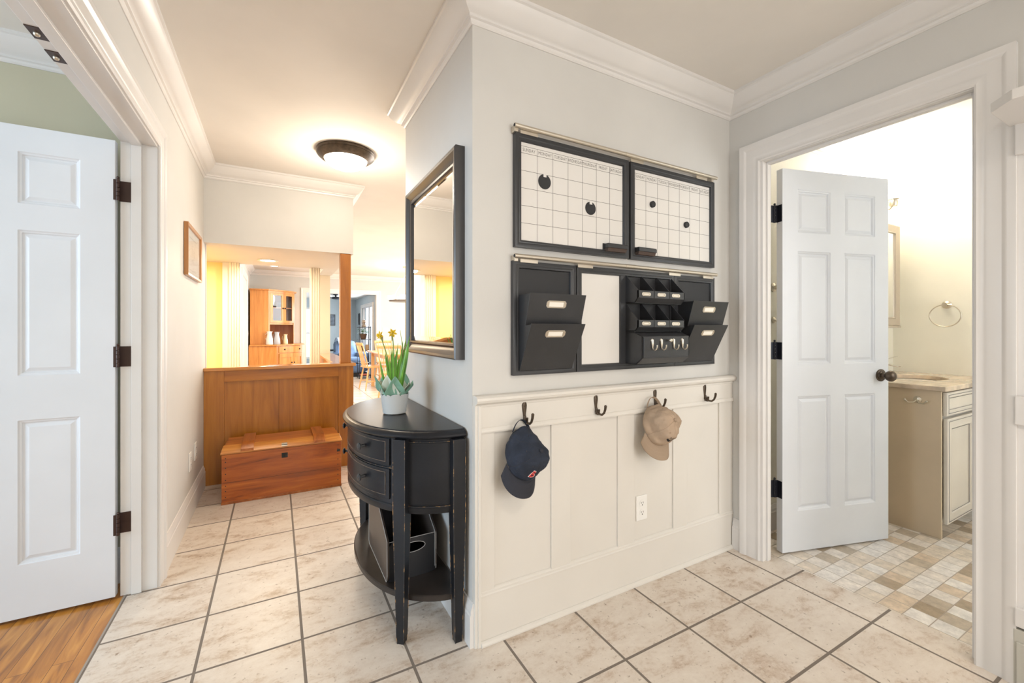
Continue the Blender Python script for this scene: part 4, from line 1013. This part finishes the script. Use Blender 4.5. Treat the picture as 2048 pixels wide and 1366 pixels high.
# ------------------------------------------------------------------ panelled niche with shelf on the right wall
pn = thing('hall_tree', 'white panelled coat niche with high shelf beside the bathroom door casing', 'hall tree', (2.164, .43, 0))
m = MB(); m.box(-.014, -1.9, .20, -.0005, 0, 1.88); 
build('back_panel', m, M_trim, pn)
for z0, z1 in ((.20, .262), (.865, .96), (1.755, 1.88)): build('rail', MB().box(-.030, -1.9, z0, -.014, 0, z1), M_trim, pn, bevel=.003)
for y in (-.02, -.55, -1.1, -1.65): build('stile', MB().box(-.0285, y-.06, .262, -.0138, y+.018, .865), M_trim, pn, bevel=.002) if y < -.1 else None
build('shelf', MB().prism([(0, .012), (-.214, .012), (-.276, -.045), (-.276, -1.9), (0, -1.9)], 'z', 1.855, 1.885), M_trim, pn, bevel=.002)
build('plinth', MB().box(-.024, -1.9, 0, 0, .004, .19).box(-.030, -1.9, 0, 0, -.003, .15), paint('plinth_greige', (.50, .48, .42), .5), pn, bevel=.003)

# ------------------------------------------------------------------ bathroom
va = thing('vanity_cabinet', 'cream glazed bathroom vanity with tan side panel beyond the open door', 'vanity', (3.27, .93, 0))
build('side_panel', MB().box(0, .0, 0, .018, .53, .83), M_van, va, bevel=.001)
build('carcass', MB().box(.018, .015, .09, .905, .53, .83).box(.018, .08, 0, .905, .10, .09), M_vanf, va)
def glazed(name, x0, z0, x1, z1, inset, parent):
    f = build(name, MB().frame(x0, z0, x1, z1, [(0, 0), (0, .016), (.004, .020), (.012, .020), (.014, .0185), (inset-.012, .0185), (inset-.008, .020), (inset, .012), (inset, 0)], .001), M_vanf, parent, smooth=25)
    build('field', MB().box(x0+inset-.001, -.010, z0+inset-.001, x1-inset+.001, 0, z1-inset+.001), M_vanf, f)
    g = MB()
    for e, y in ((inset-.0012, -.0138), (.0135, -.0192)): g.frame(x0+e, z0+e, x1-e, z1-e, [(0, 0), (0, .0012), (.0016, .0012), (.0016, 0)], y)
    build('glaze_line', g, M_glaze, f)
    return f
glazed('drawer_front', .030, .690, .89, .822, .034, va)
for a, b, kx in ((.036, .450, .428), (.456, .89, .478)):
    dd = glazed('door', a, .078, b, .672, .062, va)
    build('knob', MB().lathe([(.005, 0), (.005, .012), (.012, .018), (.013, .024), (.009, .028), (.001, .029)], (kx, -.018, .592), 16, (0, -1, 0)), M_bronze, dd, smooth=40)
# stone top with an oval cut-out
tp = thing('countertop', 'brown marble vanity countertop with oval basin below the mirror cabinet', 'countertop', (3.27, .93, .832))
m = MB(); n = 40; x0, x1, y0, y1 = -.025, .909, -.030, .531; cxx, cyy = .45, .27; ra, rb = .235, .165
hole = [(cxx+ra*math.cos(2*PI*i/n), cyy+rb*math.sin(2*PI*i/n)) for i in range(n)]; ring = []
for i in range(n):
    c, s_ = math.cos(2*PI*i/n), math.sin(2*PI*i/n)
    k = min(((x1-cxx) if c > 0 else (cxx-x0))/max(abs(c), 1e-6), ((y1-cyy) if s_ > 0 else (cyy-y0))/max(abs(s_), 1e-6)); ring.append((cxx+c*k, cyy+s_*k))
ci = min(range(n), key=lambda i: (ring[i][0]-x0)**2+(ring[i][1]-y0)**2); ring[ci] = (x0+.006, y0+.006)
for cnr in ((x1, y0), (x1, y1), (x0, y1)):
    ci = min(range(n), key=lambda i: (ring[i][0]-cnr[0])**2+(ring[i][1]-cnr[1])**2); ring[ci] = cnr
vs = [(x, y, z) for z in (0, .028) for x, y in ring]+[(x, y, z) for z in (0, .028) for x, y in hole]; fs = []
for i in range(n):
    j_ = (i+1) % n; fs += [(i, j_, n+j_, n+i), (n+i, n+j_, 3*n+j_, 3*n+i), (i, 2*n+i, 2*n+j_, j_), (2*n+i, 3*n+i, 3*n+j_, 2*n+j_)]
build('slab', m.add(vs, fs), M_stone, tp, bevel=.004)
bs = MB().lathe([(1.04, -.001), (1.0, -.01), (.93, -.06), (.75, -.11), (.4, -.138), (.001, -.142)], n=40, cap=False)
bs.v = [(cxx+x*ra, cyy+y*rb, z) for x, y, z in bs.v]; build('basin', bs, M_basin, tp, smooth=60, solid=.004)
fa = thing('faucet', 'chrome bathroom faucet with flat spout behind the basin', 'faucet', (3.80, 1.395, .860))
build('body', MB().cyl((0, 0, 0), (0, 0, .085), .016, .014), M_chrome, fa, smooth=40)
build('spout', MB().hexa([(-.022, -.10, .055), (.022, -.10, .055), (.014, .0, .075), (-.014, 0, .075)], [(-.024, -.105, .062), (.024, -.105, .062), (.016, .0, .086), (-.016, 0, .086)]), M_chrome, fa, bevel=.003)
build('lever', MB().hexa([(-.02, -.085, .128), (.02, -.085, .128), (.012, .01, .09), (-.012, .01, .09)], [(-.021, -.088, .133), (.021, -.088, .133), (.013, .01, .097), (-.013, .01, .097)]), M_chrome, fa, bevel=.002)
mc = thing('mirror_cabinet', 'taupe framed mirror cabinet on the bathroom wall above the vanity', 'mirror', (3.40, 1.46, 1.21)); W, H = .60, .725
M_taupe = paint('taupe_frame', (.50, .43, .34), .4, metal=.2)
build('box', MB().box(.012, -.085, 0, W-.012, 0, H), M_taupe, mc)
build('frame', MB().frame(0, -.005, W, H, [(0, 0), (0, .012), (.006, .018), (.02, .016), (.05, .010), (.058, .014), (.064, .002), (.064, 0)], -.085), M_taupe, mc, smooth=25)
build('mirror_glass', MB().box(.062, -.090, .058, W-.062, -.086, H-.062), M_mir, mc)
build('ledge', MB().box(-.004, -.108, -.018, W+.004, 0, -.004), M_taupe, mc, bevel=.003)
vl = thing('vanity_light', 'brushed nickel wall light with lit flared glass shades above the mirror cabinet', 'wall light', (3.66, 1.46, 2.08))
build('back_plate', MB().box(-.24, -.02, -.03, .24, -.001, .03), M_nick, vl, bevel=.004)
for x in (-.15, .15):
    build('arm', MB().tube([(x, -.02, 0), (x, -.06, -.035), (x, -.11, -.045), (x, -.13, -.02)], .006, 10), M_nick, vl, smooth=50)
    build('cup', MB().lathe([(.001, -.03), (.022, -.03), (.026, -.02), (.026, .012), (.034, .016), (.034, .019), (.001, .019)], (x, -.13, 0), 24), M_nick, vl, smooth=35)
    build('glass_shade', MB().lathe([(.032, .018), (.040, .03), (.055, .08), (.085, .150), (.083, .150), (.053, .08), (.038, .03), (.001, .021)], (x, -.13, 0), 32, cap=False), M_bathg, vl, smooth=40)
    point('lamp_vanity', (3.66+x, 1.30, 2.25), 9, (1.0, .93, .80), .06)
tr = thing('towel_ring', 'round nickel towel ring on the cream wall right of the vanity mirror', 'towel ring', (4.18, 1.158, 1.355))
build('rosette', MB().lathe([(.001, 0), (.027, 0), (.027, .006), (.022, .012), (.012, .016), (.011, .045), (.014, .05), (.001, .052)], n=24, ax=(-1, 0, 0)), M_nick, tr, smooth=35)
build('ring', MB().tube([(-.040, .082*math.sin(2*PI*i/40), -.078+.078*math.cos(2*PI*i/40)) for i in range(40)], .0038, 8, closed=True), M_nick, tr, smooth=50)
dh = thing('robe_hook', 'nickel double robe hook on the side of the vanity', 'hook', (3.27, 1.03, .772))
build('back_plate', MB().lathe([(.001, 0), (.020, 0), (.018, .004), (.008, .008), (.001, .009)], n=20, ax=(-1, 0, 0)), M_nick, dh, smooth=35)
for s_ in (-1, 1): build('arm', MB().tube([(-.006, 0, 0), (-.022, s_*.012, -.016), (-.030, s_*.034, -.018), (-.032, s_*.048, -.004)], [.004, .0038, .0036, .0045], 8).ball((-.032, s_*.048, -.003), .0055, 8, 6), M_nick, dh, smooth=50)
tb = thing('towel_bar', 'brass towel bar end visible in the gap beside the open bathroom door', 'towel bar', (2.60, 1.46, 1.427))
build('post', MB().lathe([(.001, 0), (.026, 0), (.026, .005), (.012, .012), (.011, .05), (.001, .052)], (-.028, 0, 0), 20, (0, -1, 0)), M_nick, tb, smooth=35)
build('bar', MB().cyl((-.03, -.044, 0), (.50, -.044, 0), .008, n=14), M_nick, tb, smooth=40)
rh = thing('robe_hook', 'brass wall hook below the towel bar in the gap beside the bathroom door', 'hook', (2.575, 1.46, 1.235))
build('back_plate', MB().lathe([(.001, 0), (.018, 0), (.017, .005), (.008, .010), (.001, .011)], n=20, ax=(0, -1, 0)), M_nick, rh, smooth=35)
build('arm', MB().tube([(0, -.008, 0), (0, -.03, -.012), (.004, -.045, -.034), (.012, -.052, -.058)], [.006, .005, .005, .006], 8), M_nick, rh, smooth=50)

# ------------------------------------------------------------------ corner hutch (back corner at the far left of the dining room)
HX, HY = -.47, 10.34
hu = thing('corner_hutch', 'tall cherry corner hutch with glass doors in the far dining room corner', 'hutch', (HX, HY, 0))
def curve(A, B, bulge, off=0.0, t0=0.0, t1=1.0, n=14):
    A, B = Vector(A), Vector(B); d = (B-A); nn = Vector((d.y, -d.x)).normalized(); out = []
    for i in range(n+1):
        t = t0+(t1-t0)*i/n; p = A+d*t+nn*(bulge*math.sin(PI*t)+off); out.append((p.x, p.y))
    return out
LA, LB = (.47, -.92), (.94, -.47); UA, UB = (.325, -.79), (.79, -.34)
low = [(.012, -.02), (.012, LA[1])]+curve(LA, LB, .06)+[(LB[0], -.02)]
build('lower_body', MB().prism(low, 'z', 0, .862), M_hutch, hu)
lt = [(.02, -.005), (.02, LA[1]-.03)]+curve((LA[0], LA[1]-.03), (LB[0]+.03, LB[1]), .06, .015)+[(LB[0]+.03, -.005)]
build('counter', MB().prism(lt, 'z', .862, .885), M_hutch, hu, bevel=.003)
def front(name, A, B, bul, t0, t1, z0, z1, th, mat, parent, off=0.0):
    a = curve(A, B, bul, off, t0, t1, 8); b = curve(A, B, bul, off+th, t0, t1, 8)[::-1]
    return build(name, MB().prism(a+b, 'z', z0, z1), mat, parent)
def knob_on(A, B, bul, t, z, parent):
    p = curve(A, B, bul, .02, t, t+.001, 1)[0]; build('knob', MB().ball((p[0], p[1], z), .016, 10, 8), M_slot, parent, smooth=60)
dr = front('drawer', LA, LB, .06, .06, .94, .725, .845, .015, M_hutch, hu)
knob_on(LA, LB, .06, .22, .785, dr); knob_on(LA, LB, .06, .80, .785, dr)
for a, b, kt in ((.06, .495, .45), (.505, .94, .55)):
    dd = front('door', LA, LB, .06, a, b, .08, .705, .012, M_hutch, hu)
    for q in ((a, a+.07, .08, .705), (b-.07, b, .08, .705), (a, b, .63, .705), (a, b, .08, .155)): front('rail', LA, LB, .06, *q, .010, M_hutch, dd, .012)
    knob_on(LA, LB, .06, kt, .52, dd)
m = MB(); m.box(.025, UA[1], .885, UA[0], UA[1]+.02, 1.94); m.box(UB[0]-.02, UB[1], .885, UB[0], -.02, 1.94); m.box(.05, UA[1]+.02, .885, .068, -.02, 1.94); m.box(.068, -.04, .885, UB[0]-.02, -.02, 1.94)
build('upper_sides', m, M_hutch, hu)
up = [(.07, -.04), (.07, UA[1]+.005)]+curve(UA, UB, .05)+[(UB[0]-.01, -.04)]
for z in (1.275, 1.60): build('shelf', MB().prism(up, 'z', z, z+(.03 if z < 1.4 else .015)), M_hutch, hu)
build('cornice', MB().prism([(.01, -.005), (.01, UA[1]-.035)]+curve((UA[0], UA[1]-.035), (UB[0]+.035, UB[1]), .05, .02)+[(UB[0]+.035, -.005)], 'z', 1.94, 1.962), M_hutch, hu, bevel=.003)
front('frieze', UA, UB, .05, 0, 1, 1.895, 1.94, .006, M_hutch, hu); front('stile', UA, UB, .05, 0, .045, .885, 1.90, .01, M_hutch, hu); front('stile', UA, UB, .05, .955, 1, .885, 1.90, .01, M_hutch, hu)
for a, b, kt in ((.05, .497, .46), (.503, .95, .54)):
    dd = front('glass_door', UA, UB, .05, a, b, 1.31, 1.355, .012, M_hutch, hu)
    for q in ((a, b, 1.855, 1.892), (a, a+.085, 1.355, 1.855), (b-.085, b, 1.355, 1.855)): front('rail', UA, UB, .05, *q, .012, M_hutch, dd)
    front('pane', UA, UB, .05, a+.08, b-.08, 1.35, 1.86, .003, M_gl2, dd, .004); knob_on(UA, UB, .05, kt, 1.60, dd)
dg = None
for zz in (1.305, 1.615):
    for (x, y), w_ in zip(((.36, -.55), (.44, -.48), (.52, -.40), (.60, -.34)), ('leftmost', 'second from left', 'third from left', 'rightmost')):
        lv = 'lower' if zz < 1.5 else 'upper'
        if dg is None: dg = c = build('drinking_glass', MB().lathe([(.001, 0), (.028, 0), (.030, .003), (.036, .12), (.034, .12), (.028, .006), (.001, .005)], n=16, cap=False), M_gl2, smooth=50)
        else: c = dg.copy(); COL.objects.link(c)
        c.location = (HX+x, HY+y, zz+.002); tag(c, '%s of four clear glasses on the %s shelf inside the corner hutch' % (w_, lv), 'glass', 'glasses on the %s hutch shelf' % lv)
def jug(x, y, h, mat, label):
    t = thing('pitcher', label, 'pitcher', (x, y, .886), R(-40), 'pitchers on the hutch'); s_ = h/.23
    build('body', MB().lathe([(.001, 0), (.052, 0), (.056, .01), (.050, .10), (.036, .16), (.034, .19), (.042, .215), (.040, .225), (.001, .222)], n=24), mat, t, smooth=50).scale = (s_, s_, s_)
    build('handle', MB().tube([(-.038*s_, 0, .19*s_), (-.075*s_, 0, .18*s_), (-.085*s_, 0, .12*s_), (-.05*s_, 0, .06*s_)], .007, 8), mat, t, smooth=50)
    build('spout', MB().hexa([(.02*s_, -.02, .19*s_), (.02*s_, .02, .19*s_), (.04*s_, .006, .21*s_), (.04*s_, -.006, .21*s_)], [(.02*s_, -.02, .226*s_), (.02*s_, .02, .226*s_), (.066*s_, .006, .226*s_), (.066*s_, -.006, .226*s_)]), mat, t)
jug(-.120, 9.50, .26, M_jugw, 'white pitcher, leftmost on the hutch counter')
jug(.005, 9.55, .25, M_jugb, 'blue-grey pitcher in the middle of the hutch counter')
jug(.155, 9.72, .20, M_jugy, 'short cream pitcher, rightmost on the hutch counter')

# ------------------------------------------------------------------ dining room
def windsor(loc, rz, label):
    t = thing('windsor_chair', label, 'chair', loc, rz, 'light oak spindle-back dining chairs')   # faces +x
    st = [(-.20, -.19), (-.20, .19), (.20, .22), (.215, .12), (.215, -.12), (.20, -.22)]
    build('seat', MB().prism(st, 'z', .43, .462), M_chair, t, bevel=.010)
    fe = {}
    for sx in (-1, 1):
        for sy in (-1, 1):
            a = (sx*.15, sy*.15, .435); b = (sx*.225, sy*.20, 0); fe[(sx, sy)] = (a, b)
            build('leg', MB().tube([b, tuple(Vector(b).lerp(Vector(a), .55)), a], [.011, .019, .013], 10), M_chair, t, smooth=50)
    for sy in (-1, 1):
        p = [Vector(fe[(-1, sy)][1]).lerp(Vector(fe[(-1, sy)][0]), .38), Vector(fe[(1, sy)][1]).lerp(Vector(fe[(1, sy)][0]), .38)]
        build('stretcher', MB().cyl(p[0], p[1], .009, n=8), M_chair, t, smooth=50)
    build('stretcher', MB().cyl((-.0, -.17, .165), (.0, .17, .165), .009, n=8), M_chair, t, smooth=50)
    for sy in (-1, 1): build('back_post', MB().tube([(-.17, sy*.16, .45), (-.22, sy*.175, .68), (-.29, sy*.19, .92)], [.014, .013, .011], 8), M_chair, t, smooth=50)
    build('crest_rail', MB().tube([(-.285-.03*(1-k*k), .20*k, .895) for k in [-1+2*i/8 for i in range(9)]], .028, 8, flat=.35, up=(1, 0, 0)), M_chair, t, smooth=50)
    for i in range(5):
        y = -.11+.055*i; build('spindle', MB().cyl((-.175, y*.9, .45), (-.30, y, .89), .0065, n=6), M_chair, t, smooth=50)
    return t
w0 = windsor((1.69, 8.74, 0), R(8), 'light oak spindle-back dining chair left of the table, back to the half wall post')
dup(w0, (1.74, 7.30, 0), R(62), 'light oak spindle-back chair at near table corner behind the daffodils')
dup(w0, (2.28, 7.15, 0), R(85), 'light oak spindle-back chair partly hidden at the mirror wall edge')
dup(w0, (2.15, 9.75, 0), R(-90), 'light oak spindle-back chair on the far side of the dining table')
dt = thing('dining_table', 'light oak dining table behind the spindle-back chairs', 'table', (2.35, 8.45, 0))
build('tabletop', MB().box(-.70, -.80, .71, .70, .80, .74), M_chair, dt, bevel=.008)
build('apron', MB().box(-.60, -.70, .63, .60, .70, .71), M_chair, dt)
for sx in (-1, 1):
    for sy in (-1, 1): build('leg', MB().box(sx*.60-.03, sy*.70-.03, 0, sx*.60+.03, sy*.70+.03, .71), M_chair, dt, bevel=.004)
cd = thing('chandelier', 'ring chandelier with lit glass cups over the dining table', 'chandelier', (2.25, 8.4, 1.73))
build('ring', MB().lathe([(.24, 0), (.33, 0), (.335, .012), (.33, .024), (.24, .024)], n=40), M_bronze, cd, smooth=35)
for k in range(5):
    q = 2*PI*k/5+.5; c, s_ = math.cos(q), math.sin(q)
    build('glass_cup', MB().lathe([(.001, .024), (.045, .026), (.066, .06), (.070, .11), (.066, .11), (.062, .06), (.001, .03)], (c*.285, s_*.285, 0), 20, cap=False), M_chg, cd, smooth=50)
for k in range(3):
    q = 2*PI*k/3+.9; build('hanging_rod', MB().cyl((.28*math.cos(q), .28*math.sin(q), .02), (0, 0, .55), .005, n=8), M_rod, cd)
build('stem', MB().cyl((0, 0, .55), (0, 0, .69), .01).lathe([(.001, .665), (.07, .665), (.07, .69), (.001, .69)], n=24), M_rod, cd)
point('lamp_chandelier', (2.25, 8.4, 1.95), 14, WARM, .15)

# ------------------------------------------------------------------ blue sitting room
et = thing('plant_stand', 'tall black iron shelf stand in front of the bright patio door', 'shelf stand', (1.86, 10.80, 0))
for sx in (-1, 1):
    for sy in (-1, 1): build('post', MB().cyl((sx*.13, sy*.13, 0), (sx*.13, sy*.13, 1.25 if sy*sx > 0 or sx > 0 else .80), .008, n=8), M_iron, et)
for z in (.06, .36, .66, .93, 1.22): build('shelf', MB().box(-.14, -.14, z, .14, .14, z+.014), M_iron, et)
pl = thing('potted_plant', 'trailing green house plant in brown pot on black iron stand', 'plant', (1.84, 10.78, .946))
build('pot', MB().lathe([(.001, 0), (.06, 0), (.085, .11), (.09, .13), (.075, .13), (.001, .12)], n=20), M_basket, pl, smooth=40)
m = MB(); rr = random.Random(11)
for i in range(90):
    q = rr.uniform(0, 2*PI); r_ = rr.uniform(.03, .15); z = .13+rr.uniform(-.02, .13)-.9*max(0, r_-.11); p = Vector((r_*math.cos(q), r_*math.sin(q), z)); d = Vector((math.cos(q+rr.uniform(-.6, .6)), math.sin(q), rr.uniform(-.6, .6))).normalized()*.05; e = Vector((-d.y, d.x, .01))*.35
    m.add([p-d*.5, p+e, p+d*.6, p-e], [(0, 1, 2, 3)])
build('foliage', m, M_greenl, pl)
m = MB(); m.lathe([(.001, 0), (.05, 0), (.055, .03), (.03, .08), (.05, .12), (.035, .17), (.001, .19)], n=16)
tag(build('figurine', m, paint('patterned_ceramic', (.35, .30, .25), .5, var=.8, vscale=25), smooth=40, loc=(1.86, 10.80, 1.236)), 'small speckled figurine on top of the black iron stand', 'figurine')
tag(build('pot', MB().lathe([(.001, 0), (.04, 0), (.06, .03), (.055, .10), (.04, .12), (.001, .11)], n=16), M_basket, smooth=40, loc=(1.80, 10.78, .674)), 'dark brown jar on the middle shelf of the black iron stand', 'jar')
tag(build('jar', MB().lathe([(.001, 0), (.045, 0), (.045, .12), (.03, .14), (.001, .14)], n=16), paint('tan_jar', (.45, .30, .16), .6), smooth=40, loc=(1.93, 10.78, .674)), 'tan jar on the middle shelf of the black iron stand', 'jar')
tag(build('magazine', MB().box(-.10, -.11, 0, .10, .11, .02), M_books, loc=(1.86, 10.80, .0745)), 'red and white magazine on the lowest shelf of the iron stand', 'magazine')
ac = thing('armchair', 'blue upholstered armchair with rounded back near the blue room doorway', 'armchair', (1.62, 11.45, 0), R(12))
build('base', MB().box(-.30, -.36, .10, .30, .36, .34), M_blueup, ac, bevel=.05)
build('seat_cushion', MB().box(-.26, -.38, .34, .26, .26, .48), M_blueup, ac, bevel=.05)
for s_ in (-1, 1): build('arm', MB().box(s_*.30-.09, -.38, .12, s_*.30+.09, .34, .60), M_blueup, ac, bevel=.09)
build('backrest', MB().hexa([(-.30, .16, .40), (.30, .16, .40), (.30, .36, .36), (-.30, .36, .36)], [(-.27, .28, .90), (.27, .28, .90), (.27, .48, .86), (-.27, .48, .86)]), M_blueup, ac, bevel=.08)
build('foot', MB().box(-.32, -.32, 0, .32, .32, .10), M_slot, ac)
th = tag(build('throw_blanket', MB().surf(lambda u, v: (-.20+.30*u, .20+.34*v, .895+.05*math.sin(PI*v)-.30*max(0, .35-v)-.3*max(0, v-.8)), 12, 14), paint('light_blue_knit', (.42, .50, .62), .9, var=.3, vscale=20), smooth=60, solid=.015), 'light blue throw blanket over the back of the blue armchair', 'blanket')
th.location = (1.62, 11.45, .02); th.rotation_euler = (0, 0, R(12))
tag(build('side_table', MB().lathe([(.001, .60), (.17, .60), (.17, .64), (.001, .64)], n=24).lathe([(.001, 0), (.15, 0), (.15, .02), (.02, .03), (.02, .60), (.001, .60)], n=24), M_iron, loc=(1.38, 12.35, 0)), 'small dark round side table beside the blue wall', 'table')
for nm2, M4, lab in (('a', MT((1.39, 13.298, 1.29), (1, 0, 0), (0, 1, 0)), 'small black-framed dark print on the far blue wall'), ('b', MT((2.048, 12.62, 1.31), (0, -1, 0), (1, 0, 0)), 'small black-framed print on blue wall beside the patio door')):
    t = thing('picture_frame', lab, 'picture', M4.to_translation()); Rr = M4.to_3x3().to_4x4()
    build('frame', MB().frame(-.10, 0, .10, .32, [(0, 0), (0, .02), (.016, .02), (.016, 0)], 0).xform(Rr), M_black, t)
    build('print', MB().box(-.085, -.008, .015, .085, 0, .305).xform(Rr), M_pict, t)
fn = thing('ceiling_fan', 'black ceiling fan just inside the blue sitting room', 'ceiling fan', (1.30, 11.5, 2.06))
build('motor', MB().lathe([(.001, 0), (.06, 0), (.06, -.02), (.02, -.03), (.02, -.06), (.09, -.07), (.09, -.12), (.001, -.13)], n=24), M_iron, fn, smooth=40)
for k in range(5):
    m = MB().box(.08, -.055, -.098, .50, .055, -.090); build('blade', m.xform(Matrix.Rotation(2*PI*k/5+.1, 4, 'Z')), M_iron, fn)
